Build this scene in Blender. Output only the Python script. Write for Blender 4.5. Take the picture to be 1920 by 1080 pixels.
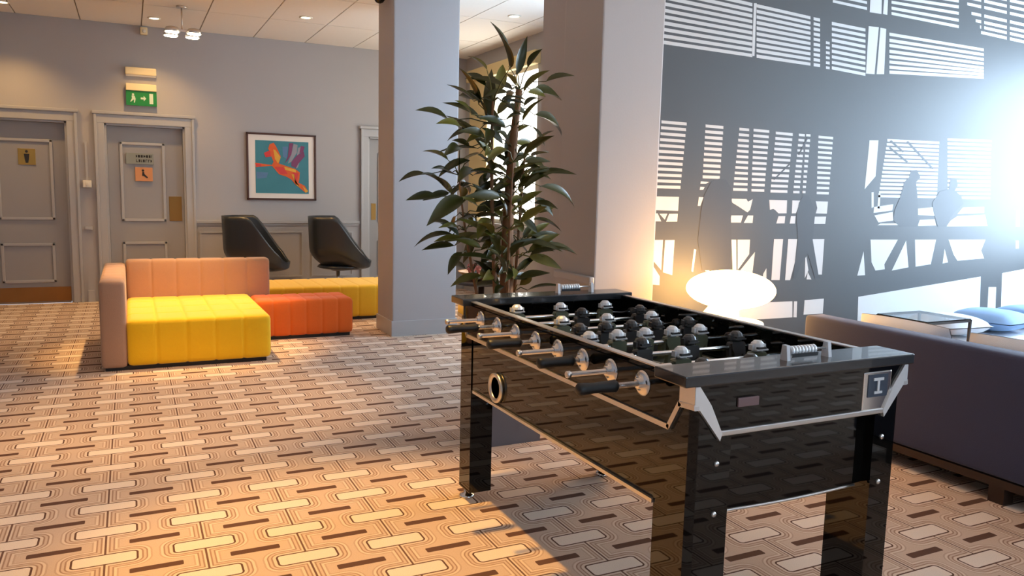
import bpy, bmesh, math, random
from mathutils import Vector, Matrix
for o in list(bpy.data.objects): bpy.data.objects.remove(o, do_unlink=True)
scene = bpy.context.scene
COL = scene.collection
R = math.radians
random.seed(7)
# ------------------------------------------------------------------ camera
cd = bpy.data.cameras.new('camera'); cam = bpy.data.objects.new('camera', cd); COL.objects.link(cam)
cd.sensor_width = 36.0; cd.lens = 36.0*1470/1920; cd.clip_start = 0.05
yaw, pitch, roll = R(26.0), R(7.0), R(1.34)
fw = Vector((math.sin(yaw)*math.cos(pitch), math.cos(yaw)*math.cos(pitch), -math.sin(pitch)))
rt = Vector((math.cos(yaw), -math.sin(yaw), 0)); up = rt.cross(fw)
rt, up = rt*math.cos(roll)+up*math.sin(roll), -rt*math.sin(roll)+up*math.cos(roll)
m = Matrix((rt, up, -fw)).transposed().to_4x4(); m.translation = (0, 0, 1.32)
cam.matrix_world = m
scene.camera = cam
# ------------------------------------------------------------------ world, exposure
w = bpy.data.worlds.new('sky'); scene.world = w; w.use_nodes = True
w.node_tree.nodes['Background'].inputs[0].default_value = (0.62, 0.78, 1.0, 1)
w.node_tree.nodes['Background'].inputs[1].default_value = 1.0
vs = scene.view_settings
vs.view_transform = 'Standard'; vs.look = 'None'; vs.gamma = 1.0; vs.use_curve_mapping = False
vs.exposure = 0.27
WARM = (1.0, 0.58, 0.20)
DAY = (0.60, 0.79, 1.0)
DAY_SIDE = 34.0      # window panes beside the mural
DAY_REAR = 4.5      # window panes behind the camera
DAY_FAR = 5.0       # window at the far end
DAY_MID = 8.5      # added window, unseen behind the pier, to light the column and carpet beside it
DAY_NEAR = 20.0     # added window, unseen level with the camera, to light the pier front
SPOT_W = 62.0
MURAL_LIGHT=[[[2.882,2.243],[3.612,2.23],[3.614,2.21],[2.884,2.222]],[[3.648,2.23],[4.119,2.221],[4.121,2.202],[3.65,2.209]],[[4.149,2.221],[4.208,2.22],[4.209,2.2],[4.151,2.201]],[[4.263,2.211],[4.298,2.21],[4.299,2.193],[4.265,2.193]],[[2.88,2.28],[3.61,2.265],[3.611,2.245],[2.882,2.259]],[[3.645,2.265],[4.116,2.254],[4.118,2.235],[3.647,2.244]],[[4.146,2.254],[4.204,2.253],[4.206,2.233],[4.147,2.234]],[[4.26,2.243],[4.294,2.243],[4.296,2.225],[4.261,2.226]],[[2.878,2.317],[3.607,2.3],[3.609,2.279],[2.879,2.297]],[[3.643,2.299],[4.113,2.287],[4.115,2.268],[3.644,2.278]],[[4.142,2.287],[4.201,2.285],[4.203,2.266],[4.144,2.267]],[[4.256,2.276],[4.291,2.275],[4.293,2.258],[4.258,2.259]],[[2.876,2.355],[3.604,2.335],[3.606,2.314],[2.877,2.334]],[[3.64,2.334],[4.11,2.32],[4.112,2.301],[3.641,2.313]],[[4.139,2.319],[4.198,2.318],[4.2,2.299],[4.141,2.3]],[[4.253,2.309],[4.288,2.308],[4.29,2.29],[4.255,2.291]],[[2.874,2.392],[3.601,2.369],[3.603,2.349],[2.875,2.371]],[[3.637,2.368],[4.107,2.353],[4.109,2.334],[3.639,2.348]],[[4.136,2.352],[4.195,2.351],[4.197,2.331],[4.138,2.333]],[[4.25,2.341],[4.285,2.34],[4.286,2.323],[4.252,2.324]],[[2.872,2.428],[3.599,2.404],[3.6,2.383],[2.873,2.408]],[[3.634,2.403],[4.104,2.386],[4.106,2.367],[3.636,2.382]],[[4.133,2.385],[4.192,2.383],[4.193,2.364],[4.135,2.366]],[[4.247,2.373],[4.281,2.372],[4.283,2.355],[4.248,2.356]],[[2.87,2.465],[3.596,2.438],[3.598,2.418],[2.871,2.445]],[[3.632,2.437],[4.101,2.419],[4.103,2.4],[3.633,2.416]],[[4.13,2.418],[4.188,2.416],[4.19,2.396],[4.132,2.399]],[[2.868,2.502],[3.593,2.473],[3.595,2.452],[2.869,2.481]],[[3.629,2.471],[4.098,2.451],[4.099,2.432],[3.63,2.451]],[[4.127,2.45],[4.185,2.448],[4.187,2.429],[4.129,2.431]],[[2.866,2.539],[3.591,2.507],[3.592,2.486],[2.867,2.518]],[[3.626,2.505],[4.095,2.484],[4.096,2.465],[3.628,2.485]],[[4.124,2.483],[4.182,2.48],[4.184,2.461],[4.125,2.464]],[[2.864,2.575],[3.588,2.541],[3.589,2.521],[2.865,2.555]],[[3.623,2.539],[4.091,2.517],[4.093,2.498],[3.625,2.519]],[[4.12,2.515],[4.179,2.513],[4.181,2.493],[4.122,2.496]],[[3.601,2.541],[3.623,2.544],[3.631,2.218],[3.609,2.216]],[[4.317,2.216],[4.643,2.199],[4.645,2.179],[4.319,2.195]],[[4.314,2.252],[4.639,2.236],[4.641,2.216],[4.316,2.231]],[[4.31,2.288],[4.635,2.273],[4.637,2.253],[4.312,2.268]],[[4.306,2.325],[4.631,2.31],[4.633,2.29],[4.308,2.304]],[[4.303,2.361],[4.627,2.347],[4.629,2.327],[4.305,2.34]],[[4.299,2.397],[4.623,2.384],[4.625,2.364],[4.301,2.376]],[[4.295,2.432],[4.618,2.421],[4.621,2.401],[4.297,2.412]],[[4.292,2.468],[4.614,2.458],[4.617,2.438],[4.294,2.448]],[[4.288,2.504],[4.61,2.495],[4.612,2.475],[4.29,2.483]],[[4.64,2.514],[4.74,2.518],[4.734,2.198],[4.649,2.195]],[[4.756,2.516],[4.815,2.515],[4.83,2.206],[4.755,2.2]],[[4.635,2.741],[4.744,2.755],[4.756,2.609],[4.64,2.607]],[[4.771,2.758],[4.808,2.763],[4.815,2.609],[4.772,2.611]],[[4.85,2.493],[5.893,2.486],[5.896,2.466],[4.853,2.472]],[[4.855,2.452],[5.899,2.451],[5.902,2.431],[4.858,2.43]],[[4.859,2.418],[5.904,2.416],[5.907,2.396],[4.862,2.396]],[[4.864,2.378],[5.909,2.384],[5.912,2.365],[4.867,2.356]],[[4.868,2.342],[5.913,2.353],[5.916,2.333],[4.871,2.32]],[[4.873,2.305],[5.917,2.329],[5.92,2.31],[4.875,2.284]],[[4.877,2.269],[5.921,2.306],[5.924,2.286],[4.88,2.247]],[[4.881,2.236],[5.924,2.282],[5.927,2.263],[4.884,2.214]],[[4.837,2.787],[5.555,2.804],[5.558,2.783],[4.84,2.768]],[[4.842,2.745],[5.561,2.763],[5.564,2.742],[4.845,2.725]],[[4.847,2.709],[5.567,2.718],[5.57,2.697],[4.849,2.69]],[[4.851,2.67],[5.574,2.669],[5.577,2.648],[4.854,2.65]],[[4.855,2.634],[5.581,2.624],[5.584,2.603],[4.858,2.615]],[[5.543,2.887],[5.801,2.885],[5.805,2.864],[5.546,2.867]],[[5.839,2.885],[6.109,2.882],[6.113,2.861],[5.842,2.864]],[[6.149,2.882],[6.425,2.88],[6.428,2.858],[6.152,2.86]],[[5.598,2.842],[5.808,2.839],[5.811,2.819],[5.601,2.821]],[[5.846,2.839],[6.117,2.836],[6.12,2.814],[5.849,2.818]],[[6.156,2.835],[6.433,2.832],[6.436,2.81],[6.16,2.814]],[[5.654,2.796],[5.815,2.794],[5.818,2.773],[5.657,2.776]],[[5.853,2.794],[6.124,2.789],[6.128,2.768],[5.856,2.773]],[[6.164,2.788],[6.441,2.784],[6.444,2.762],[6.167,2.767]],[[5.712,2.735],[5.824,2.733],[5.828,2.712],[5.715,2.714]],[[5.862,2.733],[6.134,2.727],[6.138,2.705],[5.865,2.711]],[[6.174,2.726],[6.452,2.72],[6.455,2.698],[6.177,2.704]],[[5.768,2.688],[5.831,2.687],[5.834,2.666],[5.771,2.667]],[[5.869,2.686],[6.142,2.68],[6.145,2.658],[5.872,2.665]],[[6.182,2.679],[6.46,2.672],[6.464,2.65],[6.185,2.657]],[[5.824,2.649],[5.837,2.649],[5.84,2.627],[5.828,2.628]],[[5.875,2.648],[6.148,2.64],[6.151,2.619],[5.878,2.627]],[[6.188,2.639],[6.467,2.632],[6.47,2.61],[6.191,2.618]],[[5.881,2.609],[5.843,2.61],[5.846,2.589],[5.884,2.588]],[[5.881,2.609],[6.154,2.601],[6.158,2.579],[5.884,2.588]],[[6.194,2.6],[6.474,2.592],[6.477,2.57],[6.198,2.578]],[[4.284,2.646],[4.61,2.637],[4.612,2.619],[4.285,2.629]],[[4.345,2.681],[4.606,2.675],[4.608,2.658],[4.346,2.664]],[[4.277,2.714],[4.602,2.714],[4.603,2.696],[4.278,2.697]],[[2.927,1.772],[3.118,1.77],[3.119,1.752],[2.928,1.754]],[[2.926,1.737],[3.115,1.735],[3.117,1.717],[2.927,1.719]],[[2.924,1.701],[3.113,1.7],[3.114,1.681],[2.925,1.684]],[[2.923,1.666],[3.111,1.664],[3.112,1.646],[2.924,1.648]],[[2.921,1.631],[3.109,1.629],[3.11,1.611],[2.922,1.613]],[[2.919,1.595],[3.107,1.594],[3.108,1.576],[2.92,1.577]],[[2.918,1.559],[3.105,1.558],[3.106,1.54],[2.919,1.541]],[[2.916,1.524],[3.102,1.523],[3.103,1.505],[2.917,1.506]],[[2.915,1.488],[3.1,1.488],[3.101,1.469],[2.916,1.47]],[[2.913,1.452],[3.098,1.452],[3.099,1.434],[2.914,1.434]],[[2.911,1.416],[3.096,1.416],[3.097,1.398],[2.912,1.398]],[[2.91,1.38],[3.094,1.381],[3.095,1.362],[2.911,1.362]],[[3.266,1.767],[3.409,1.765],[3.41,1.747],[3.268,1.749]],[[3.266,1.732],[3.408,1.731],[3.41,1.712],[3.267,1.714]],[[3.266,1.697],[3.407,1.696],[3.409,1.677],[3.267,1.679]],[[3.266,1.662],[3.407,1.661],[3.408,1.643],[3.267,1.644]],[[3.265,1.627],[3.406,1.626],[3.407,1.608],[3.267,1.609]],[[3.265,1.592],[3.405,1.591],[3.406,1.573],[3.267,1.574]],[[3.265,1.557],[3.404,1.556],[3.406,1.538],[3.266,1.538]],[[3.265,1.522],[3.403,1.521],[3.405,1.502],[3.266,1.503]],[[3.265,1.486],[3.403,1.486],[3.404,1.467],[3.266,1.468]],[[3.264,1.451],[3.402,1.451],[3.403,1.432],[3.266,1.432]],[[3.252,1.413],[3.319,1.41],[3.291,1.398],[3.25,1.397]],[[3.25,1.379],[3.285,1.378],[3.274,1.36],[3.247,1.359]],[[3.541,1.762],[3.622,1.761],[3.624,1.744],[3.542,1.745]],[[3.539,1.727],[3.624,1.726],[3.625,1.709],[3.54,1.71]],[[3.536,1.692],[3.625,1.691],[3.627,1.674],[3.538,1.675]],[[3.534,1.657],[3.627,1.657],[3.628,1.64],[3.536,1.641]],[[3.532,1.623],[3.628,1.622],[3.629,1.605],[3.534,1.606]],[[3.53,1.588],[3.629,1.587],[3.631,1.57],[3.532,1.571]],[[3.528,1.553],[3.631,1.552],[3.632,1.535],[3.529,1.536]],[[3.526,1.518],[3.632,1.517],[3.633,1.5],[3.527,1.501]],[[3.524,1.483],[3.633,1.482],[3.635,1.465],[3.525,1.466]],[[3.522,1.447],[3.635,1.447],[3.636,1.43],[3.523,1.43]],[[3.52,1.412],[3.636,1.412],[3.637,1.395],[3.521,1.395]],[[3.518,1.377],[3.637,1.377],[3.639,1.36],[3.519,1.36]],[[3.66,1.762],[3.794,1.76],[3.796,1.743],[3.661,1.745]],[[3.661,1.727],[3.793,1.725],[3.795,1.708],[3.662,1.71]],[[3.662,1.692],[3.792,1.691],[3.794,1.673],[3.664,1.675]],[[3.663,1.657],[3.791,1.656],[3.793,1.639],[3.665,1.64]],[[3.664,1.622],[3.79,1.621],[3.792,1.604],[3.666,1.605]],[[3.666,1.587],[3.789,1.586],[3.791,1.569],[3.667,1.57]],[[3.667,1.552],[3.788,1.551],[3.79,1.534],[3.668,1.534]],[[3.668,1.516],[3.787,1.516],[3.788,1.499],[3.669,1.499]],[[3.669,1.481],[3.786,1.481],[3.787,1.463],[3.67,1.464]],[[3.67,1.446],[3.785,1.446],[3.786,1.428],[3.672,1.428]],[[3.671,1.41],[3.784,1.41],[3.785,1.393],[3.673,1.393]],[[3.672,1.375],[3.783,1.375],[3.784,1.358],[3.674,1.358]],[[3.852,1.754],[4.002,1.752],[4.004,1.734],[3.854,1.737]],[[3.851,1.719],[4.001,1.718],[4.002,1.7],[3.852,1.702]],[[3.85,1.685],[4.0,1.683],[4.001,1.666],[3.851,1.668]],[[3.848,1.65],[3.998,1.649],[4.0,1.631],[3.85,1.633]],[[3.847,1.616],[3.997,1.615],[3.999,1.597],[3.848,1.599]],[[3.846,1.581],[3.996,1.58],[3.997,1.563],[3.847,1.564]],[[3.844,1.547],[3.994,1.546],[3.996,1.528],[3.846,1.529]],[[3.843,1.512],[3.993,1.511],[3.995,1.494],[3.844,1.494]],[[3.842,1.477],[3.992,1.477],[3.993,1.459],[3.843,1.46]],[[3.84,1.442],[3.991,1.442],[3.992,1.425],[3.842,1.425]],[[3.839,1.408],[3.989,1.408],[3.991,1.39],[3.84,1.39]],[[3.838,1.373],[3.988,1.373],[3.99,1.355],[3.839,1.355]],[[4.058,1.752],[4.112,1.752],[4.113,1.735],[4.06,1.736]],[[4.057,1.718],[4.111,1.717],[4.112,1.701],[4.058,1.702]],[[4.055,1.683],[4.109,1.683],[4.111,1.667],[4.057,1.667]],[[4.054,1.649],[4.108,1.648],[4.11,1.632],[4.055,1.633]],[[4.052,1.614],[4.107,1.614],[4.108,1.597],[4.054,1.598]],[[4.051,1.579],[4.106,1.579],[4.107,1.563],[4.052,1.563]],[[4.049,1.545],[4.104,1.544],[4.106,1.528],[4.051,1.528]],[[4.047,1.51],[4.103,1.51],[4.105,1.493],[4.049,1.494]],[[4.046,1.475],[4.102,1.475],[4.103,1.459],[4.047,1.459]],[[4.044,1.44],[4.101,1.44],[4.102,1.424],[4.046,1.424]],[[4.043,1.405],[4.099,1.405],[4.101,1.389],[4.044,1.389]],[[4.041,1.37],[4.098,1.371],[4.1,1.354],[4.043,1.354]],[[4.125,1.753],[4.164,1.753],[4.165,1.737],[4.126,1.737]],[[4.125,1.719],[4.163,1.719],[4.165,1.702],[4.126,1.703]],[[4.125,1.685],[4.162,1.684],[4.164,1.668],[4.126,1.668]],[[4.125,1.65],[4.161,1.65],[4.163,1.633],[4.126,1.634]],[[4.125,1.616],[4.16,1.615],[4.162,1.599],[4.127,1.599]],[[4.125,1.581],[4.159,1.581],[4.161,1.564],[4.127,1.565]],[[4.125,1.546],[4.158,1.546],[4.16,1.53],[4.127,1.53]],[[4.125,1.512],[4.157,1.512],[4.159,1.495],[4.127,1.495]],[[4.125,1.477],[4.156,1.477],[4.158,1.46],[4.127,1.46]],[[4.126,1.442],[4.156,1.442],[4.157,1.426],[4.127,1.426]],[[4.126,1.407],[4.155,1.407],[4.156,1.391],[4.127,1.391]],[[4.126,1.372],[4.154,1.372],[4.155,1.356],[4.127,1.356]],[[4.239,1.748],[4.377,1.746],[4.378,1.729],[4.24,1.731]],[[4.24,1.713],[4.376,1.712],[4.378,1.695],[4.242,1.697]],[[4.242,1.679],[4.376,1.678],[4.378,1.661],[4.244,1.663]],[[4.244,1.645],[4.376,1.644],[4.377,1.627],[4.246,1.629]],[[4.246,1.611],[4.375,1.61],[4.377,1.593],[4.248,1.594]],[[4.248,1.576],[4.375,1.576],[4.377,1.559],[4.249,1.56]],[[4.25,1.542],[4.375,1.541],[4.377,1.525],[4.251,1.525]],[[4.251,1.508],[4.375,1.507],[4.376,1.49],[4.253,1.491]],[[4.253,1.473],[4.374,1.473],[4.376,1.456],[4.255,1.456]],[[4.255,1.438],[4.374,1.438],[4.376,1.421],[4.257,1.422]],[[4.257,1.404],[4.374,1.404],[4.376,1.387],[4.258,1.387]],[[4.259,1.369],[4.374,1.369],[4.375,1.352],[4.26,1.352]],[[2.911,1.312],[3.087,1.312],[3.085,1.225],[2.912,1.228]],[[2.911,1.208],[2.93,1.208],[2.96,1.159],[2.913,1.159]],[[2.944,1.206],[3.004,1.207],[2.986,1.17]],[[3.018,1.206],[3.084,1.207],[3.082,1.158],[2.998,1.157]],[[3.243,1.314],[3.28,1.313],[3.258,1.259],[3.238,1.258]],[[3.508,1.308],[3.635,1.308],[3.649,1.29],[3.688,1.308],[3.671,1.238],[3.65,1.221],[3.579,1.255],[3.517,1.283]],[[3.516,1.2],[3.613,1.201],[3.599,1.154],[3.509,1.154]],[[3.656,1.201],[3.701,1.201],[3.699,1.152],[3.625,1.152]],[[3.832,1.306],[3.991,1.306],[3.994,1.218],[3.922,1.217],[3.888,1.241],[3.872,1.247],[3.844,1.24]],[[3.923,1.198],[3.984,1.199],[3.982,1.15],[3.908,1.149]],[[4.039,1.306],[4.111,1.306],[4.089,1.243],[4.079,1.219],[4.042,1.218]],[[4.036,1.199],[4.078,1.2],[4.076,1.149],[4.029,1.149]],[[4.257,1.303],[4.372,1.303],[4.37,1.219],[4.265,1.22],[4.275,1.257]],[[4.258,1.198],[4.365,1.199],[4.361,1.148],[4.246,1.148]],[[2.912,1.044],[2.98,1.044],[2.977,0.855],[2.917,0.911]],[[2.996,1.043],[3.069,1.043],[3.064,0.821],[2.991,0.841]],[[2.913,0.884],[2.968,0.816],[2.969,0.76],[2.911,0.767]],[[3.226,0.985],[3.243,0.98],[3.228,0.837],[3.214,0.843]],[[3.338,0.921],[3.358,0.901],[3.358,0.839],[3.326,0.84]],[[3.483,0.876],[3.495,0.854],[3.49,0.836],[3.479,0.836]],[[3.528,1.043],[3.568,1.042],[3.586,0.838],[3.553,0.839]],[[3.58,1.042],[3.686,1.042],[3.686,0.945],[3.595,0.841]],[[3.735,0.959],[3.723,0.808],[3.604,0.826]],[[3.845,0.847],[3.852,0.768],[3.817,0.766],[3.82,0.811]],[[3.897,1.044],[3.978,1.044],[3.97,0.764],[3.896,0.766],[3.896,0.954]],[[4.025,1.044],[4.107,1.043],[4.1,0.884],[4.067,0.761],[4.021,0.762]],[[4.128,1.043],[4.148,1.043],[4.128,0.933]],[[4.192,0.96],[4.232,0.826],[4.203,0.771]],[[4.226,0.814],[4.267,0.76],[4.221,0.762]],[[4.251,1.042],[4.363,1.042],[4.364,0.792],[4.331,0.793]],[[3.373,0.621],[4.101,0.613],[4.111,0.5],[3.25,0.504]],[[4.116,0.612],[4.146,0.611],[4.151,0.498],[4.121,0.5]],[[4.216,0.616],[4.4,0.62],[4.4,0.513],[4.215,0.514]],[[4.736,1.741],[4.826,1.745],[4.825,1.49],[4.724,1.396]],[[4.797,1.376],[4.819,1.377],[4.831,1.271],[4.81,1.264]],[[4.869,1.371],[4.889,1.371],[4.894,1.258],[4.871,1.264]],[[4.835,1.271],[5.034,1.294],[5.029,1.248],[4.834,1.228]],[[4.846,1.211],[5.034,1.238],[5.048,1.175],[4.893,1.16]],[[4.915,1.152],[5.114,1.155],[5.116,1.141],[4.885,1.14]],[[5.305,1.265],[5.486,1.279],[5.513,1.212],[5.294,1.218]],[[5.338,1.181],[5.505,1.187],[5.527,1.139],[5.318,1.135]],[[5.822,1.28],[6.079,1.287],[6.086,1.24],[5.764,1.228]],[[5.766,1.213],[6.1,1.225],[6.143,1.137],[5.649,1.133],[5.689,1.176]],[[4.825,1.036],[5.114,1.034],[4.991,0.853],[5.0,0.816],[4.902,0.808],[4.854,0.87]],[[4.763,0.95],[4.797,0.777],[4.718,0.776]],[[5.205,1.026],[5.256,0.825],[5.077,0.804]],[[5.302,1.033],[5.541,1.032],[5.505,0.843],[5.335,0.828]],[[5.65,0.96],[5.704,0.854],[5.642,0.846]],[[5.686,1.031],[6.135,1.029],[6.094,0.942],[6.14,0.878],[5.815,0.865],[5.761,0.915]],[[6.485,1.268],[6.537,1.268],[6.559,1.131],[6.507,1.131]],[[6.525,1.018],[6.565,1.018],[6.576,0.953],[6.536,0.953]],[[4.745,0.62],[6.12,0.732],[6.175,0.201],[4.764,0.29]],[[6.39,0.753],[6.763,0.789],[6.842,0.159],[6.451,0.184]],[[6.234,0.644],[6.33,0.641],[6.375,0.189],[6.262,0.196]],[[4.916,1.759],[5.478,1.767],[5.481,1.749],[4.918,1.741]],[[4.913,1.73],[5.48,1.739],[5.483,1.721],[4.915,1.713]],[[4.909,1.702],[5.482,1.71],[5.485,1.692],[4.911,1.684]],[[4.906,1.673],[5.484,1.681],[5.487,1.663],[4.908,1.656]],[[4.903,1.645],[5.486,1.653],[5.489,1.634],[4.905,1.627]],[[4.9,1.616],[5.488,1.624],[5.491,1.606],[4.902,1.599]],[[4.896,1.588],[5.49,1.595],[5.493,1.577],[4.898,1.57]],[[4.893,1.559],[5.492,1.566],[5.495,1.548],[4.895,1.542]],[[4.89,1.53],[5.494,1.537],[5.497,1.519],[4.892,1.513]],[[4.887,1.502],[5.496,1.509],[5.498,1.49],[4.889,1.484]],[[4.883,1.473],[5.498,1.48],[5.5,1.461],[4.885,1.456]],[[4.88,1.445],[5.5,1.451],[5.502,1.432],[4.882,1.427]],[[4.877,1.416],[5.502,1.422],[5.504,1.404],[4.879,1.398]],[[4.873,1.387],[5.504,1.393],[5.506,1.375],[4.876,1.37]],[[4.87,1.358],[5.506,1.364],[5.508,1.346],[4.872,1.341]],[[5.569,1.796],[6.089,1.809],[6.092,1.791],[5.571,1.779]],[[5.573,1.766],[6.093,1.778],[6.096,1.76],[5.576,1.748]],[[5.577,1.735],[6.097,1.746],[6.099,1.728],[5.58,1.718]],[[5.582,1.704],[6.1,1.715],[6.103,1.697],[5.584,1.687]],[[5.586,1.673],[6.104,1.684],[6.107,1.666],[5.588,1.656]],[[5.59,1.643],[6.108,1.652],[6.111,1.634],[5.593,1.625]],[[5.594,1.612],[6.112,1.621],[6.115,1.603],[5.597,1.594]],[[5.599,1.581],[6.116,1.59],[6.118,1.571],[5.601,1.563]],[[5.603,1.55],[6.119,1.558],[6.122,1.54],[5.605,1.532]],[[5.607,1.518],[6.123,1.526],[6.126,1.508],[5.61,1.501]],[[5.612,1.487],[6.127,1.495],[6.13,1.476],[5.614,1.47]],[[5.616,1.456],[6.131,1.463],[6.134,1.445],[5.618,1.438]],[[5.62,1.425],[6.135,1.431],[6.138,1.413],[5.623,1.407]],[[5.625,1.393],[6.139,1.399],[6.141,1.381],[5.627,1.376]],[[5.629,1.362],[6.142,1.367],[6.145,1.349],[5.631,1.344]]]
MURAL_FIGURES=[[[5.194,1.544],[5.258,1.549],[5.302,1.496],[5.259,1.459],[5.282,1.379],[5.308,1.248],[5.323,1.13],[5.128,1.129],[5.048,1.173],[5.05,1.245],[5.101,1.347],[5.13,1.455],[5.179,1.493]],[[5.644,1.499],[5.713,1.501],[5.737,1.449],[5.706,1.406],[5.791,1.367],[5.823,1.306],[5.737,1.252],[5.676,1.191],[5.649,1.13],[5.546,1.13],[5.487,1.234],[5.459,1.309],[5.533,1.399],[5.633,1.416]],[[3.396,1.434],[3.455,1.427],[3.498,1.379],[3.511,1.328],[3.512,1.191],[3.528,1.04],[3.527,0.842],[3.299,0.847],[3.251,1.042],[3.267,1.234],[3.282,1.324],[3.333,1.409]],[[4.14,1.34],[4.186,1.341],[4.235,1.269],[4.257,1.214],[4.252,1.036],[4.332,0.786],[4.36,0.767],[4.3,0.768],[4.216,0.938],[4.163,0.877],[4.115,0.767],[4.09,0.774],[4.116,1.037],[4.085,1.195],[4.1,1.291]]]
MURAL_CABLES=[[[4.933,1.697],[4.953,1.704],[5.154,1.607],[5.138,1.598]],[[5.115,1.748],[5.136,1.755],[5.443,1.567],[5.426,1.559]],[[4.938,1.745],[4.96,1.752],[5.103,1.677],[5.087,1.67]],[[3.855,1.441],[3.868,1.439],[4.019,1.563],[4.006,1.568]],[[4.063,1.612],[4.076,1.611],[4.149,1.735],[4.136,1.736]]]
ART={"orange":[[[1.515,1.814],[1.561,1.832],[1.591,1.787],[1.642,1.674],[1.62,1.589],[1.682,1.57],[1.807,1.532],[1.864,1.492],[1.858,1.417],[1.847,1.369],[1.921,1.333],[1.961,1.264],[1.931,1.248],[1.868,1.3],[1.815,1.341],[1.763,1.404],[1.711,1.434],[1.618,1.463],[1.568,1.524],[1.537,1.56],[1.354,1.538],[1.347,1.59],[1.415,1.582],[1.537,1.57],[1.558,1.608],[1.524,1.69],[1.499,1.762]]],"yellow":[[[1.555,1.754],[1.581,1.745],[1.641,1.663],[1.61,1.589],[1.574,1.64]],[[1.682,1.555],[1.817,1.522],[1.817,1.49],[1.691,1.518]],[[1.764,1.467],[1.795,1.468],[1.805,1.373],[1.868,1.31],[1.826,1.331]],[[1.894,1.332],[1.963,1.27],[1.931,1.248]]],"red":[[[1.448,1.708],[1.519,1.742],[1.528,1.669],[1.467,1.657]],[[1.568,1.545],[1.671,1.549],[1.722,1.466],[1.639,1.464]],[[1.785,1.489],[1.848,1.481],[1.826,1.384],[1.784,1.415]],[[1.355,1.58],[1.415,1.577],[1.415,1.545],[1.354,1.548]]],"purple":[[[1.829,1.692],[1.914,1.743],[1.924,1.685],[1.849,1.597],[1.817,1.543],[1.765,1.563],[1.766,1.616]],[[1.742,1.836],[1.789,1.838],[1.766,1.7],[1.724,1.635],[1.687,1.592],[1.725,1.677]],[[1.878,1.81],[1.925,1.802],[1.903,1.727],[1.861,1.725]]],"lilac":[[[1.794,1.828],[1.841,1.819],[1.83,1.724],[1.766,1.616],[1.724,1.593],[1.767,1.711]],[[1.846,1.783],[1.883,1.8],[1.866,1.725],[1.829,1.681]],[[1.828,1.597],[1.871,1.651],[1.844,1.555],[1.822,1.533]]],"blue2":[[[1.358,1.486],[1.495,1.48],[1.474,1.417],[1.362,1.403]],[[1.664,1.79],[1.726,1.793],[1.714,1.645],[1.667,1.675]]]}
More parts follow.
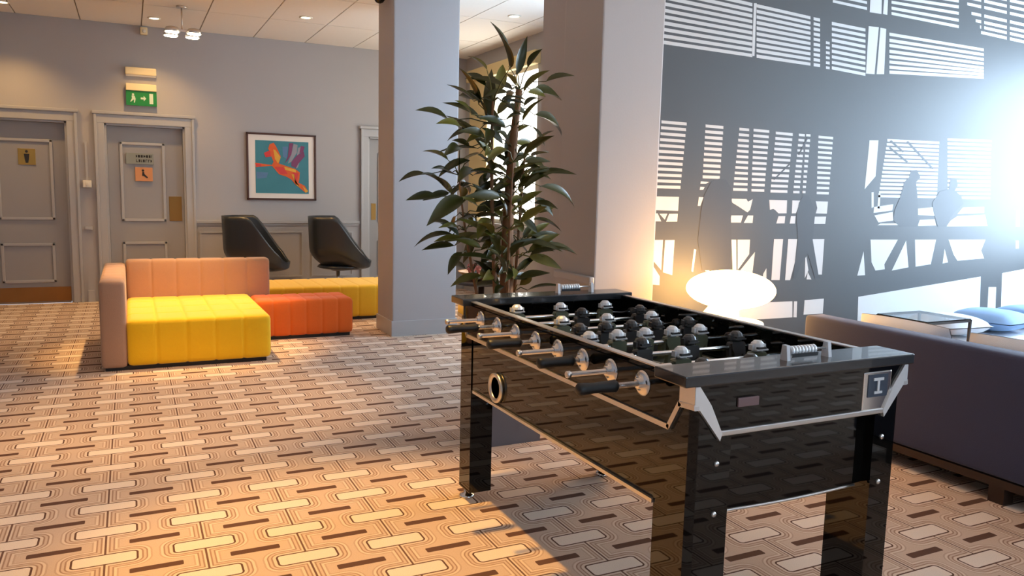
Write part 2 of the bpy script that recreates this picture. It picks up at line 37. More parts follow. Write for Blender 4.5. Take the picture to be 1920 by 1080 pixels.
LEAVES=[[1.751,3.682,1.945,1.602,3.597,2.138],[1.738,3.643,1.932,1.628,3.516,2.06],[1.821,3.73,1.921,1.858,3.699,2.113],[1.847,3.668,1.951,1.879,3.568,2.032],[1.813,3.641,1.818,1.896,3.512,1.922],[1.993,3.737,1.9,2.155,3.711,1.939],[1.986,3.868,1.864,2.231,3.985,1.84],[1.703,3.847,1.947,1.628,3.942,2.026],[1.692,3.837,1.865,1.62,3.919,1.934],[1.587,3.683,1.749,1.443,3.6,1.907],[1.6,3.77,1.772,1.452,3.781,1.847],[1.556,3.701,1.699,1.438,3.637,1.755],[1.428,3.685,1.662,1.227,3.605,1.691],[1.488,3.662,1.62,1.313,3.556,1.63],[1.627,3.678,1.574,1.436,3.588,1.602],[1.766,3.889,1.831,1.878,4.03,2.016],[1.721,3.856,1.677,1.779,3.961,1.975],[1.772,3.854,1.605,1.729,3.956,1.805],[1.982,3.837,1.736,2.201,3.92,1.638],[1.886,3.68,1.66,1.919,3.594,1.556],[1.798,3.705,1.715,1.68,3.646,1.773],[1.829,3.797,1.62,1.95,3.838,1.674],[1.814,3.83,1.485,1.889,3.906,1.675],[1.878,3.862,1.58,2.067,3.973,1.565],[1.493,3.847,1.473,1.382,3.94,1.519],[1.48,3.658,1.531,1.348,3.548,1.477],[1.589,3.788,1.476,1.424,3.818,1.38],[1.595,3.805,1.542,1.511,3.854,1.577],[1.346,3.761,1.395,1.198,3.763,1.355],[1.426,3.687,1.319,1.262,3.609,1.398],[1.398,3.754,1.287,1.23,3.748,1.265],[1.499,3.657,1.285,1.267,3.545,1.147],[1.545,3.864,1.185,1.55,3.977,1.088],[1.641,3.858,1.14,1.593,3.964,1.204],[1.542,3.772,1.077,1.392,3.785,1.055],[1.518,3.71,1.008,1.423,3.656,0.898],[1.642,3.869,1.063,1.64,3.987,0.921],[1.944,3.779,1.428,2.105,3.799,1.426],[1.934,3.865,1.483,2.138,3.979,1.45],[2.034,3.846,1.354,2.311,3.939,1.237],[1.957,3.762,1.291,2.076,3.764,1.192],[1.869,3.736,1.184,1.953,3.71,1.102],[1.959,3.786,1.043,2.112,3.814,1.08],[1.973,3.743,1.007,2.214,3.724,0.982],[1.884,3.67,0.984,2.031,3.573,0.922],[1.86,3.706,1.29,1.75,3.649,1.246],[1.775,3.856,1.515,1.74,3.96,1.346],[1.565,3.635,1.414,1.404,3.499,1.354],[1.639,3.625,1.416,1.496,3.478,1.491],[1.867,3.796,1.426,1.815,3.835,1.546],[1.786,3.696,1.363,1.814,3.626,1.48],[1.758,3.771,1.273,1.694,3.783,1.391],[1.667,3.752,1.271,1.58,3.743,1.358],[1.604,3.717,1.242,1.489,3.67,1.285],[1.924,3.901,1.241,2.071,4.054,1.305],[1.648,3.671,1.185,1.545,3.574,1.075],[1.776,3.734,1.184,1.71,3.705,1.303],[1.844,3.678,1.365,1.862,3.59,1.452],[1.745,3.801,1.719,1.847,3.845,1.818],[1.744,3.692,1.682,1.805,3.619,1.709],[1.629,3.719,1.591,1.517,3.675,1.555],[1.714,3.832,1.511,1.647,3.911,1.616],[1.822,3.709,1.512,1.876,3.654,1.571],[1.742,3.778,1.392,1.837,3.797,1.289],[1.686,3.873,1.33,1.824,3.995,1.427],[1.733,3.639,1.099,1.765,3.508,1.15],[1.648,3.629,1.1,1.506,3.488,1.164],[1.703,3.677,1.038,1.599,3.586,0.988],[1.617,3.83,1.359,1.52,3.907,1.266],[1.908,3.792,1.105,1.854,3.826,1.181]]
# ------------------------------------------------------------------ helpers
OFF = {}
def sRGB(r, g, b):
    f = lambda c: (c/255/12.92) if c/255 <= 0.04045 else ((c/255+0.055)/1.055)**2.4
    return (f(r), f(g), f(b), 1)
def mat(name, col, rough=0.5, metal=0.0, spec=0.5, coat=0.0, emit=None, es=0.0, bump=None, noise=None, sheen=0.0, trans=0.0):
    m = bpy.data.materials.new(name); m.use_nodes = True
    nt = m.node_tree; b = nt.nodes['Principled BSDF']
    b.inputs['Base Color'].default_value = col
    b.inputs['Roughness'].default_value = rough; b.inputs['Metallic'].default_value = metal
    b.inputs['Specular IOR Level'].default_value = spec; b.inputs['Coat Weight'].default_value = coat
    b.inputs['Sheen Weight'].default_value = sheen; b.inputs['Transmission Weight'].default_value = trans
    if emit: b.inputs['Emission Color'].default_value = (*emit, 1); b.inputs['Emission Strength'].default_value = es
    if bump or noise:
        tc = nt.nodes.new('ShaderNodeTexCoord')
    if noise:   # (scale, amount): gentle value variation of the thing's own colour
        n = nt.nodes.new('ShaderNodeTexNoise'); n.inputs['Scale'].default_value = noise[0]; n.inputs['Detail'].default_value = 4
        nt.links.new(tc.outputs['Object'], n.inputs['Vector'])
        mx = nt.nodes.new('ShaderNodeMix'); mx.data_type = 'RGBA'
        a = noise[1]
        mx.inputs['A'].default_value = tuple(c*(1-a) for c in col[:3])+(1,); mx.inputs['B'].default_value = tuple(min(1, c*(1+a)) for c in col[:3])+(1,)
        nt.links.new(n.outputs['Fac'], mx.inputs['Factor']); nt.links.new(mx.outputs['Result'], b.inputs['Base Color'])
    if bump:
        n = nt.nodes.new('ShaderNodeTexNoise'); n.inputs['Scale'].default_value = bump[0]; n.inputs['Detail'].default_value = 3
        nt.links.new(tc.outputs['Object'], n.inputs['Vector'])
        bp = nt.nodes.new('ShaderNodeBump'); bp.inputs['Strength'].default_value = bump[1]; bp.inputs['Distance'].default_value = 0.01
        nt.links.new(n.outputs['Fac'], bp.inputs['Height']); nt.links.new(bp.outputs['Normal'], b.inputs['Normal'])
    return m
def emis(name, col, s):
    m = bpy.data.materials.new(name); m.use_nodes = True; nt = m.node_tree
    for n in list(nt.nodes): nt.nodes.remove(n)
    e = nt.nodes.new('ShaderNodeEmission'); e.inputs[0].default_value = (*col, 1); e.inputs[1].default_value = s
    o = nt.nodes.new('ShaderNodeOutputMaterial'); nt.links.new(e.outputs[0], o.inputs[0]); return m
class MB:
    def __init__(s): s.v = []; s.f = []; s.mi = []; s.sm = []
    def add(s, vs, fs, mi=0, smooth=False):
        n = len(s.v); s.v += [tuple(v) for v in vs]
        for f in fs: s.f.append([n+i for i in f]); s.mi.append(mi); s.sm.append(smooth)
        return s
    def box(s, x0, x1, y0, y1, z0, z1, mi=0, bev=0.0):
        if bev > 0:
            b = bmesh.new(); bmesh.ops.create_cube(b, size=1)
            for v in b.verts: v.co = Vector(((x0+x1)/2+v.co.x*(x1-x0), (y0+y1)/2+v.co.y*(y1-y0), (z0+z1)/2+v.co.z*(z1-z0)))
            bmesh.ops.bevel(b, geom=list(b.edges), offset=bev, segments=2, profile=0.6, affect='EDGES')
            b.verts.index_update(); s.add([v.co for v in b.verts], [[v.index for v in f.verts] for f in b.faces], mi, False); b.free(); return s
        return s.add([(x0,y0,z0),(x1,y0,z0),(x1,y1,z0),(x0,y1,z0),(x0,y0,z1),(x1,y0,z1),(x1,y1,z1),(x0,y1,z1)],
              [(0,3,2,1),(4,5,6,7),(0,1,5,4),(1,2,6,5),(2,3,7,6),(3,0,4,7)], mi)
    def tube(s, pts, rad, n=10, mi=0, cap=True, smooth=True):
        pts = [Vector(p) for p in pts]; rad = rad if isinstance(rad, (list, tuple)) else [rad]*len(pts)
        vs = []; fs = []; prev = None
        for i, p in enumerate(pts):
            t = (pts[min(i+1, len(pts)-1)]-pts[max(i-1, 0)]).normalized()
            a = Vector((0,0,1)) if abs(t.z) < .9 else Vector((1,0,0))
            if prev is not None: a = prev
            u = (a-t*a.dot(t)).normalized(); prev = u; w_ = t.cross(u)
            for k in range(n):
                th = 2*math.pi*k/n; vs.append(p+(u*math.cos(th)+w_*math.sin(th))*rad[i])
        for i in range(len(pts)-1):
            for k in range(n): fs.append((i*n+k, i*n+(k+1)%n, (i+1)*n+(k+1)%n, (i+1)*n+k))
        s.add(vs, fs, mi, smooth)
        if cap:
            s.add([vs[k] for k in range(n)], [tuple(range(n-1, -1, -1))], mi); s.add([vs[-n+k] for k in range(n)], [tuple(range(n))], mi)
        return s
    def lathe(s, prof, c, n=20, axis='Z', mi=0, smooth=True, cap=True):
        vs = []; fs = []; c = Vector(c)
        for r, h in prof:
            for k in range(n):
                th = 2*math.pi*k/n; a, b = r*math.cos(th), r*math.sin(th)
                vs.append(c+(Vector((a, b, h)) if axis == 'Z' else Vector((h, a, b)) if axis == 'X' else Vector((b, h, a))))
        for i in range(len(prof)-1):
            for k in range(n): fs.append((i*n+k, i*n+(k+1)%n, (i+1)*n+(k+1)%n, (i+1)*n+k))
        s.add(vs, fs, mi, smooth)
        if not cap: return s
        if prof[0][0] > 1e-6: s.add(vs[:n], [tuple(range(n-1, -1, -1))], mi)
        if prof[-1][0] > 1e-6: s.add(vs[-n:], [tuple(range(n))], mi)
        return s
    def prism(s, poly, plane, a, b, mi=0):
        # poly of 2D points, extruded from a to b along the axis left out of plane ('XZ','YZ','XY')
        P = {'XZ': lambda p, t: (p[0], t, p[1]), 'YZ': lambda p, t: (t, p[0], p[1]), 'XY': lambda p, t: (p[0], p[1], t)}[plane]
        n = len(poly); vs = [P(p, a) for p in poly]+[P(p, b) for p in poly]
        fs = [tuple(range(n)), tuple(range(2*n-1, n-1, -1))]+[(i, (i+1)%n, n+(i+1)%n, n+i) for i in range(n)]
        s.add(vs, fs, mi); return s
    def build(s, name, mats, parent=None, tri=False):
        off = OFF.get(parent.name, Vector((0,0,0))) if parent else Vector((0,0,0))
        me = bpy.data.meshes.new(name)
        me.from_pydata([Vector(v)-off for v in s.v], [], s.f)
        for mm in (mats if isinstance(mats, (list, tuple)) else [mats]): me.materials.append(mm)
        for p, mi, sm in zip(me.polygons, s.mi, s.sm): p.material_index = mi; p.use_smooth = sm
        b = bmesh.new(); b.from_mesh(me); bmesh.ops.remove_doubles(b, verts=b.verts, dist=1e-5); bmesh.ops.recalc_face_normals(b, faces=b.faces); b.to_mesh(me); b.free()
        o = bpy.data.objects.new(name, me); COL.objects.link(o)
        if parent: o.parent = parent
        OFF[o.name] = off
        return o
def tag(o, label, cat, group=None, kind=None):
    o['label'] = label; o['category'] = cat
    if group: o['group'] = group
    return o
def thing(name, label, cat, loc, group=None):
    o = bpy.data.objects.new(name, None); COL.objects.link(o); o.location = loc; o.empty_display_size = 0.1
    OFF[o.name] = Vector(loc); return tag(o, label, cat, group)
def struct(o): o['kind'] = 'structure'; return o
def root(name, loc):
    o = bpy.data.objects.new(name, None); COL.objects.link(o); o.location = loc; OFF[o.name] = Vector(loc); return struct(o)
def dup(o, parent, delta):
    c = o.copy(); COL.objects.link(c); c.parent = parent; c.location = Vector(o.location)+Vector(delta); return c
# ------------------------------------------------------------------ materials
M = {}
M['wall'] = mat('grey_wall_paint', sRGB(174, 172, 174), 0.62, noise=(1.3, .03), bump=(90, .04))
M['trim'] = mat('grey_trim_gloss', sRGB(176, 176, 178), 0.34)
M['door'] = mat('grey_door_paint', sRGB(158, 157, 158), 0.42, noise=(2, .03))
M['pier'] = mat('taupe_pier_paint', sRGB(176, 172, 170), 0.62, bump=(90, .04))
M['ceil'] = mat('ceiling_tile_white', sRGB(240, 234, 226), 0.8, noise=(40, .03), bump=(160, .12))
M['grid'] = mat('ceiling_grid', sRGB(150, 138, 126), 0.7)
M['brass'] = mat('brass', (0.62, 0.38, 0.10, 1), 0.34, 1.0)
M['brass_dull'] = mat('dull_brass', (0.34, 0.20, 0.065, 1), 0.5, 1.0)
M['bronze'] = mat('bronze_kick_plate', (0.36, 0.19, 0.07, 1), 0.36, 1.0, noise=(6, .1))
M['chrome'] = mat('chrome', (0.82, 0.81, 0.80, 1), 0.12, 1.0)
M['silver'] = mat('polished_silver', (0.88, 0.88, 0.87, 1), 0.36, 0.75)
M['satin'] = mat('satin_aluminium', (0.72, 0.69, 0.66, 1), 0.34, 1.0)
M['white'] = mat('white_plastic', sRGB(232, 226, 212), 0.45)
M['cream'] = mat('cream_plastic', sRGB(238, 222, 180), 0.45)
M['black_gloss'] = mat('black_gloss_laminate', (0.003, 0.0028, 0.0026, 1), 0.025, spec=0.48)
M['black_rail'] = mat('black_rail_lacquer', (0.016, 0.017, 0.02, 1), 0.26, spec=0.7, coat=0.4)
M['black_matt'] = mat('black_rubber', (0.008, 0.0075, 0.0075, 1), 0.45)
M['walnut'] = mat('dark_walnut', sRGB(52, 34, 24), 0.4, noise=(18, .25))
M['silver_pl'] = mat('silver_plastic', (0.78, 0.79, 0.80, 1), 0.28, 0.25)
M['olive'] = mat('smoky_olive_plastic', sRGB(112, 116, 96), 0.3, 0.2)
M['dark_pl'] = mat('dark_grey_plastic', sRGB(62, 60, 60), 0.35)
M['pitch'] = mat('dark_green_playfield', sRGB(58, 62, 36), 0.3, noise=(30, .1))
M['mustard'] = mat('mustard_wool', sRGB(255, 200, 0), 0.85, sheen=.25, bump=(220, .15), noise=(60, .04))
M['mustard2'] = mat('ochre_wool', sRGB(236, 190, 40), 0.85, sheen=.25, bump=(220, .15), noise=(60, .04))
M['orange'] = mat('burnt_orange_wool', sRGB(224, 100, 14), 0.85, sheen=.2, bump=(220, .15), noise=(60, .04))
M['dusty'] = mat('dusty_pink_wool', sRGB(176, 138, 112), 0.85, sheen=.2, bump=(220, .15), noise=(60, .04))
M['dark_base'] = mat('dark_plinth', (0.02, 0.017, 0.015, 1), 0.6)
M['leather'] = mat('black_leather', (0.018, 0.022, 0.028, 1), 0.36, spec=0.6, bump=(120, .05))
M['plum'] = mat('plum_grey_fabric', sRGB(58, 62, 88), 0.85, sheen=.1, bump=(260, .12))
M['pale'] = mat('pale_fabric', sRGB(214, 218, 224), 0.85, bump=(200, .1))
M['blue'] = mat('blue_fabric', sRGB(138, 170, 208), 0.85, bump=(200, .1))
M['leaf'] = mat('glossy_leaf', sRGB(52, 56, 16), 0.33, spec=0.5, noise=(14, .3))
M['leaf2'] = mat('glossy_leaf_light', sRGB(94, 92, 30), 0.33, spec=0.5, noise=(14, .3))
M['stem'] = mat('brown_stem', sRGB(120, 84, 52), 0.7, noise=(25, .2))
M['pot'] = mat('grey_planter', sRGB(110, 110, 118), 0.5, noise=(4, .05))
M['soil'] = mat('soil', sRGB(60, 42, 30), 0.9, bump=(60, .5))
M['green_sign'] = mat('green_sign', sRGB(30, 132, 62), 0.4)
M['ink'] = mat('sign_ink', sRGB(40, 36, 34), 0.5)
M['print_white'] = mat('sign_white', sRGB(206, 224, 204), 0.5)
M['grey_sign'] = mat('grey_sign', sRGB(142, 146, 138), 0.4)
M['copper_sign'] = mat('copper_sign', sRGB(214, 148, 96), 0.4)
M['frame'] = mat('brown_picture_frame', sRGB(78, 46, 34), 0.4, noise=(30, .2))
M['mount'] = mat('white_mount', sRGB(238, 230, 222), 0.8)
M['mural_dark'] = mat('mural_dark_print', sRGB(66, 68, 70), 0.54, spec=0.5, noise=(.7, .12))
M['mural_fig'] = mat('mural_figure_print', sRGB(60, 62, 66), 0.54, spec=0.5)
M['mural_light'] = mat('mural_light_print', sRGB(198, 200, 200), 0.54, spec=0.5)
M['glow'] = emis('lit_lamp_glass', (1.0, 0.52, 0.16), 27)
M['bulb'] = emis('lit_bulb', (1.0, 0.86, 0.62), 14)
M['curtain'] = mat('cream_curtain', sRGB(226, 204, 150), 0.85)
def carpet():
    m = bpy.data.materials.new('patterned_carpet'); m.use_nodes = True; nt = m.node_tree; b = nt.nodes['Principled BSDF']
    b.inputs['Roughness'].default_value = 0.95; b.inputs['Specular IOR Level'].default_value = 0.15
    L = nt.links.new
    def N(op, *a):
        n = nt.nodes.new('ShaderNodeMath'); n.operation = op
        for i, v in enumerate(a):
            if isinstance(v, (int, float)): n.inputs[i].default_value = v
            else: L(v, n.inputs[i])
        return n.outputs[0]
    g = nt.nodes.new('ShaderNodeNewGeometry'); sp = nt.nodes.new('ShaderNodeSeparateXYZ'); L(g.outputs['Position'], sp.inputs[0])
    Px, Qy = 0.328, 0.25
    u = N('DIVIDE', N('ADD', sp.outputs[0], 0.12), Px); v = N('DIVIDE', N('SUBTRACT', sp.outputs[1], 2.975), Qy)
    cell = lambda t, o, s: N('ABSOLUTE', N('MULTIPLY', N('SUBTRACT', N('FRACT', N('ADD', t, o)), 0.5), s))
    lx, ly = cell(u, 0.5, Px), cell(v, 0.5, Qy); dx, dy = cell(u, 0.0, Px), cell(v, 0.0, Qy)
    def box(x, y, hx, hy, r):
        qx = N('MAXIMUM', N('SUBTRACT', x, hx-r), 0); qy = N('MAXIMUM', N('SUBTRACT', y, hy-r), 0)
        return N('SUBTRACT', N('SQRT', N('ADD', N('MULTIPLY', qx, qx), N('MULTIPLY', qy, qy))), r)
    dL = box(lx, ly, 0.108, 0.044, 0.020); dD = box(dx, dy, 0.086, 0.0175, 0.006)
    # bands follow the chain of pale bars joined by the dark seam line
    vv = N('DIVIDE', N('MINIMUM', N('MAXIMUM', dL, 0), lx), 0.058)
    cr = nt.nodes.new('ShaderNodeValToRGB'); cr.color_ramp.interpolation = 'LINEAR'
    tan, tan2, br, lt = sRGB(204, 178, 158), sRGB(190, 162, 142), sRGB(164, 132, 112), sRGB(218, 196, 176)
    stops = [(0, lt), (.17, lt), (.20, br), (.27, br), (.30, tan), (.42, tan), (.45, br), (.51, br), (.54, lt), (.66, lt), (.69, tan2), (.76, tan2), (.80, tan), (1, tan)]
    e = cr.color_ramp.elements; e[0].position, e[0].color = stops[0]; e[1].position, e[1].color = stops[-1]
    for p, c in stops[1:-1]: x = e.new(p); x.color = c
    L(vv, cr.inputs[0])
    def mixc(f, a, col):
        n = nt.nodes.new('ShaderNodeMix'); n.data_type = 'RGBA'; L(f, n.inputs['Factor']); L(a, n.inputs['A']); n.inputs['B'].default_value = col; return n.outputs['Result']
    c = cr.outputs[0]
    c = mixc(N('LESS_THAN', lx, 0.0036), c, sRGB(112, 82, 70))
    c = mixc(N('LESS_THAN', dD, 0), c, sRGB(98, 70, 58))
    c = mixc(N('LESS_THAN', dL, 0), c, sRGB(98, 70, 58))
    c = mixc(N('LESS_THAN', dL, -0.007), c, sRGB(230, 212, 196))
    nz = nt.nodes.new('ShaderNodeTexNoise'); nz.inputs['Scale'].default_value = 260; L(g.outputs['Position'], nz.inputs['Vector'])
    hs = nt.nodes.new('ShaderNodeHueSaturation'); L(c, hs.inputs['Color']); L(N('ADD', N('MULTIPLY', nz.outputs['Fac'], .3), .85), hs.inputs['Value'])
    L(hs.outputs['Color'], b.inputs['Base Color'])
    bp = nt.nodes.new('ShaderNodeBump'); bp.inputs['Strength'].default_value = .25; bp.inputs['Distance'].default_value = .004
    L(nz.outputs['Fac'], bp.inputs['Height']); L(bp.outputs['Normal'], b.inputs['Normal'])
    return m
M['carpet'] = carpet()
# ------------------------------------------------------------------ room shell
CZ = 3.03; BW = 9.78
XL, XR, YB = -3.4, 7.3, -2.6
struct(MB().box(XL, XR, YB, BW, -0.05, 0).build('floor', M['carpet']))
ceil = struct(MB().box(XL, XR, YB, BW+.1, CZ+.012, CZ+.10).build('ceiling', M['grid']))
# mineral tiles with recessed joints; those in view one by one, the rest in one piece
TW, TL = 0.588, 1.176
x0, y0 = 0.175-TW*6, BW-TL*11
tile_me = None
rest = MB()
for i in range(19):
    for j in range(11):
        ax, ay = x0+i*TW, y0+j*TL
        if ax < XL-.1 or ax+TW > XR+.2: continue
        if ay > 5.0 and -2.0 < ax < 4.1:
            if tile_me is None:
                t = MB().box(0, TW-.012, 0, TL-.012, -.0, .014).build('ceiling_tile', M['ceil'], ceil); tile_me = t.data
            else:
                t = bpy.data.objects.new('ceiling_tile', tile_me); COL.objects.link(t); t.parent = ceil
            t.location = (ax+.006, ay+.006, CZ-.002)
        else:
            rest.box(ax+.006, ax+TW-.006, ay+.006, ay+TL-.006, CZ-.002, CZ+.012)
o = rest.build('ceiling_tile_field', M['ceil'], ceil); o['kind'] = 'stuff'
# back wall with three door openings
DH = 1.96
wb = MB(); openings = [(-1.40, -0.585), (-0.225, 0.585), (2.715, 3.50)]
xs = [XL]
for a, b in openings: wb.box(xs[-1], a, BW, BW+.16, 0, CZ); wb.box(a, b, BW, BW+.16, DH, CZ); xs.append(b)
wb.box(xs[-1], XR, BW, BW+.16, 0, CZ); wb.box(XL, XR, BW+.16, BW+.2, 0, CZ)
struct(wb.build('wall_back', M['wall']))
struct(MB().box(XL-.1, XL, YB, BW, 0, CZ).build('wall_left', M['wall']))
# far window wall X = 4.03, with an opening
FX = 4.03; wy0, wy1, wz0, wz1 = 7.74, 9.52, 0.93, 2.72
my0, my1 = 4.95, 6.55
wf = MB().box(FX, FX+.2, 4.06, my0, 0, CZ).box(FX, FX+.2, my1, wy0, 0, CZ).box(FX, FX+.2, my0, my1, 0, wz0).box(FX, FX+.2, my0, my1, wz1, CZ).box(FX, FX+.2, wy1, BW, 0, CZ).box(FX, FX+.2, wy0, wy1, 0, wz0).box(FX, FX+.2, wy0, wy1, wz1, CZ)
struct(wf.build('wall_far_side', M['pier']))
# side wall beside the mural and wall behind the camera, with window openings
def wall_with_windows(name, axis, pos, a0, a1, wins, z0, z1, t=.2):
    b = MB(); cur = a0
    def seg(p, q, za, zb):
        if q-p < 1e-4: return
        if axis == 'X': b.box(pos, pos+t, p, q, za, zb)
        else: b.box(p, q, pos-t, pos, za, zb)
    for p, q in wins: seg(cur, p, 0, CZ); seg(p, q, 0, z0); seg(p, q, z1, CZ); cur = q
    seg(cur, a1, 0, CZ); return struct(b.build(name, M['wall']))
side_wins = [(-0.6, 0.9), (2.6, 3.75)]
rear_wins = [(0.9, 2.45)]
wall_with_windows('wall_right', 'X', XR, YB, 4.06, side_wins, .85, 2.6)
wall_with_windows('wall_rear', 'Y', YB, XL, XR, rear_wins, .7, 2.6)
def window(n, axis, pos, p, q, z0, z1, pane_m, mull=(0.5,)):
    # frame and pane set in the opening; pos = room side face, s = outward direction
    s = 1 if axis == 'X' else -1
    mk = (lambda b, p0, p1, d0, d1, za, zb: b.box(min(pos+s*d0, pos+s*d1), max(pos+s*d0, pos+s*d1), p0, p1, za, zb)) if axis == 'X' else \
         (lambda b, p0, p1, d0, d1, za, zb: b.box(p0, p1, min(pos+s*d0, pos+s*d1), max(pos+s*d0, pos+s*d1), za, zb))
    f = MB(); w_ = .05
    mk(f, p, p+w_, .05, .12, z0, z1); mk(f, q-w_, q, .05, .12, z0, z1); mk(f, p, q, .05, .12, z0, z0+w_); mk(f, p, q, .05, .12, z1-w_, z1)
    for u in mull: c = p+(q-p)*u; mk(f, c-.02, c+.02, .05, .12, z0, z1)
    fo = struct(f.build('window_%d' % n, M['white']))
    g = MB(); mk(g, p+.01, q-.01, .085, .095, z0+.01, z1-.01); g.build('pane', pane_m, fo)
    sl = MB(); mk(sl, p-.04, q+.04, -.04, .06, z0-.03, z0); sl.build('window_sill', M['trim'], fo)
    return fo
pane_side = emis('daylit_side_pane', DAY, DAY_SIDE); pane_rear = emis('daylit_rear_pane', DAY, DAY_REAR); pane_far = emis('daylit_far_pane', (1.0, .95, .84), DAY_FAR)
n = 1
for (p, q), pm_ in zip(side_wins, (emis('added_near_pane', DAY, DAY_NEAR), pane_side)): window(n, 'X', XR, p, q, .85, 2.6, pm_); n += 1  # near pane is an added, unseen light for the pier front
for p, q in rear_wins: window(n, 'Y', YB, p, q, .7, 2.6, pane_rear); n += 1
window(n, 'X', FX, wy0, wy1, wz0, wz1, pane_far, (.36, .7)); n += 1
window(n, 'X', FX, my0, my1, wz0, wz1, emis('added_mid_pane', DAY, DAY_MID), (.33, .67))  # added out of view to brighten the column and nearby carpet
# roller blind and its pelmet at the far window
b = thing('roller_blind', 'cream roller blind hanging in front of the bright window behind the plant', 'blind', (FX-.03, 9.2, wz1))
MB().box(FX-.04, FX-.028, 9.0, wy1+.03, 1.0, wz1-.01).build('blind_fabric', M['curtain'], b)
MB().box(FX-.075, FX-.003, wy0-.06, wy1+.08, wz1-.02, wz1+.12, bev=.006).build('pelmet', M['curtain'], b)
# columns
def skirt_box(mb, x0, x1, y0, y1, z, t): mb.box(x0-t, x1+t, y0-t, y1+t, 0, z)
struct(MB().box(2.09, 2.70, 6.72, 7.19, 0, CZ, bev=.012).build('wall_column', M['wall']))
struct(MB().box(2.078, 2.712, 6.708, 7.2, 0, .14, bev=.005).build('baseboard_column', M['trim']))
struct(MB().box(2.435, 2.862, 3.90, 4.34, 0, CZ, bev=.01).box(2.455, 2.862, 4.34, 4.66, 0, CZ).build('wall_pier', M['pier']))
struct(MB().box(2.405, 2.437, 3.898, 4.34, .79, .835, bev=.008).box(2.422, 2.437, 3.90, 4.34, .15, .79).build('trim_1', M['trim']))
struct(MB().box(2.42, 2.875, 3.888, 4.66, 0, .15, bev=.005).build('baseboard_pier', M['trim']))
# mural wall
MY = 3.985
struct(MB().box(2.862, XR, MY, 4.06, 0, CZ).build('wall_mural', M['wall']))
mu = thing('mural', 'black and white wallpaper mural of people walking on a slatted footbridge', 'mural', (5.0, MY, 0))
MB().box(2.866, XR-.002, MY-.003, MY-.0004, .001, CZ-.003).build('dark_print', M['mural_dark'], mu)
def flat(polys, y, t, name, m_, parent):
    b = MB()
    for P in polys:
        P = [(min(max(x, 2.868), XR-.004), min(max(z, .01), CZ-.006)) for x, z in P]
        b.prism(P, 'XZ', y-t, y)
    return b.build(name, m_, parent)
o = flat(MURAL_LIGHT, MY-.0031, .0006, 'light_print', M['mural_light'], mu); o['kind'] = 'stuff'
for P in MURAL_FIGURES: flat([P], MY-.0039, .0005, 'walking_figure', M['mural_fig'], mu)
for P in MURAL_CABLES: flat([P], MY-.0039, .0005, 'cable_print', M['mural_fig'], mu)
# dado and skirting on the back wall
struct(MB().box(.665, 2.60, BW-.03, BW, .875, .91, bev=.006).box(.665, 2.60, BW-.014, BW, .85, .875).box(-.446, -.378, BW-.03, BW, .80, .835).build('trim_2', M['trim']))
struct(MB().box(.665, 2.60, BW-.02, BW, 0, .14, bev=.004).box(-.446, -.378, BW-.02, BW, 0, .13).box(3.6, FX, BW-.02, BW, 0, .14).build('baseboard_back', M['trim']))
pm = MB()
for xa, xb in ((.72, 1.25), (1.35, 1.9), (2.0, 2.52)):
    for q in ((xa, xb, .22, .24), (xa, xb, .76, .78), (xa, xa+.02, .24, .76), (xb-.02, xb, .24, .76)): pm.box(q[0], q[1], BW-.012, BW, q[2], q[3])
struct(pm.build('trim_3', M['trim']))
# ------------------------------------------------------------------ doors
def arch(a, b, name):
    f = MB(); w_ = .095
    for x0_, x1_ in ((a-w_, a), (b, b+w_)):
        f.box(x0_, x1_, BW-.028, BW, 0, DH+w_, bev=.006); 
    f.box(a-w_, b+w_, BW-.03, BW, DH, DH+w_, bev=.006); f.box(a-w_-.02, b+w_+.02, BW-.05, BW, DH+w_, DH+w_+.035, bev=.008)
    f.box(a-w_-.005, a-w_+.022, BW-.042, BW, 0, DH+w_, bev=.006); f.box(b+w_-.022, b+w_+.005, BW-.042, BW, 0, DH+w_, bev=.006)
    f.box(a, a+.02, BW, BW+.12, 0, DH); f.box(b-.02, b, BW, BW+.12, 0, DH); f.box(a, b, BW, BW+.12, DH-.02, DH)
    return struct(f.build(name, M['trim']))
DY = BW+.075
def mould(d, x0_, x1_, z0_, z1_):
    f = MB(); w_ = .03; y1_ = DY; y0_ = DY-.016
    f.box(x0_, x1_, y0_, y1_, z0_, z0_+w_, bev=.006); f.box(x0_, x1_, y0_, y1_, z1_-w_, z1_, bev=.006)
    f.box(x0_, x0_+w_, y0_, y1_, z0_, z1_, bev=.006); f.box(x1_-w_, x1_, y0_, y1_, z0_, z1_, bev=.006)
    return f.build('panel_moulding', M['trim'], d)
def door(k, a, b, panels):
    d = struct(MB().box(a+.022, b-.022, DY, DY+.045, .008, DH-.022).build('door_%d' % k, M['door']))
    for p in panels: mould(d, *p)
    return d
arch(-1.40, -.585, 'trim_4'); arch(-.225, .585, 'trim_5'); arch(2.715, 3.50, 'trim_6')
d1 = door(1, -1.40, -.585, [(-1.25, -.73, .90, 1.76), (-1.25, -.745, .22, .65)])
MB().box(-1.372, -.612, DY-.006, DY, .012, .17).build('kick_plate', M['bronze'], d1)
MB().box(-1.37, -.612, BW+.02, BW+.09, 0, .006).build('threshold_strip', M['brass'], d1)
d2 = door(2, -.225, .585, [(-.085, .375, .89, 1.77), (-.085, .375, .22, .66)])
MB().box(.405, .54, DY-.006, DY, .895, 1.175, bev=.002)  .build('push_plate', M['brass_dull'], d2)
d3 = door(3, 2.715, 3.50, [(2.86, 3.36, .89, 1.77), (2.86, 3.36, .22, .66)])
MB().box(2.775, 2.835, DY-.006, DY, .92, 1.13)  .build('push_plate', M['brass_dull'], d3)
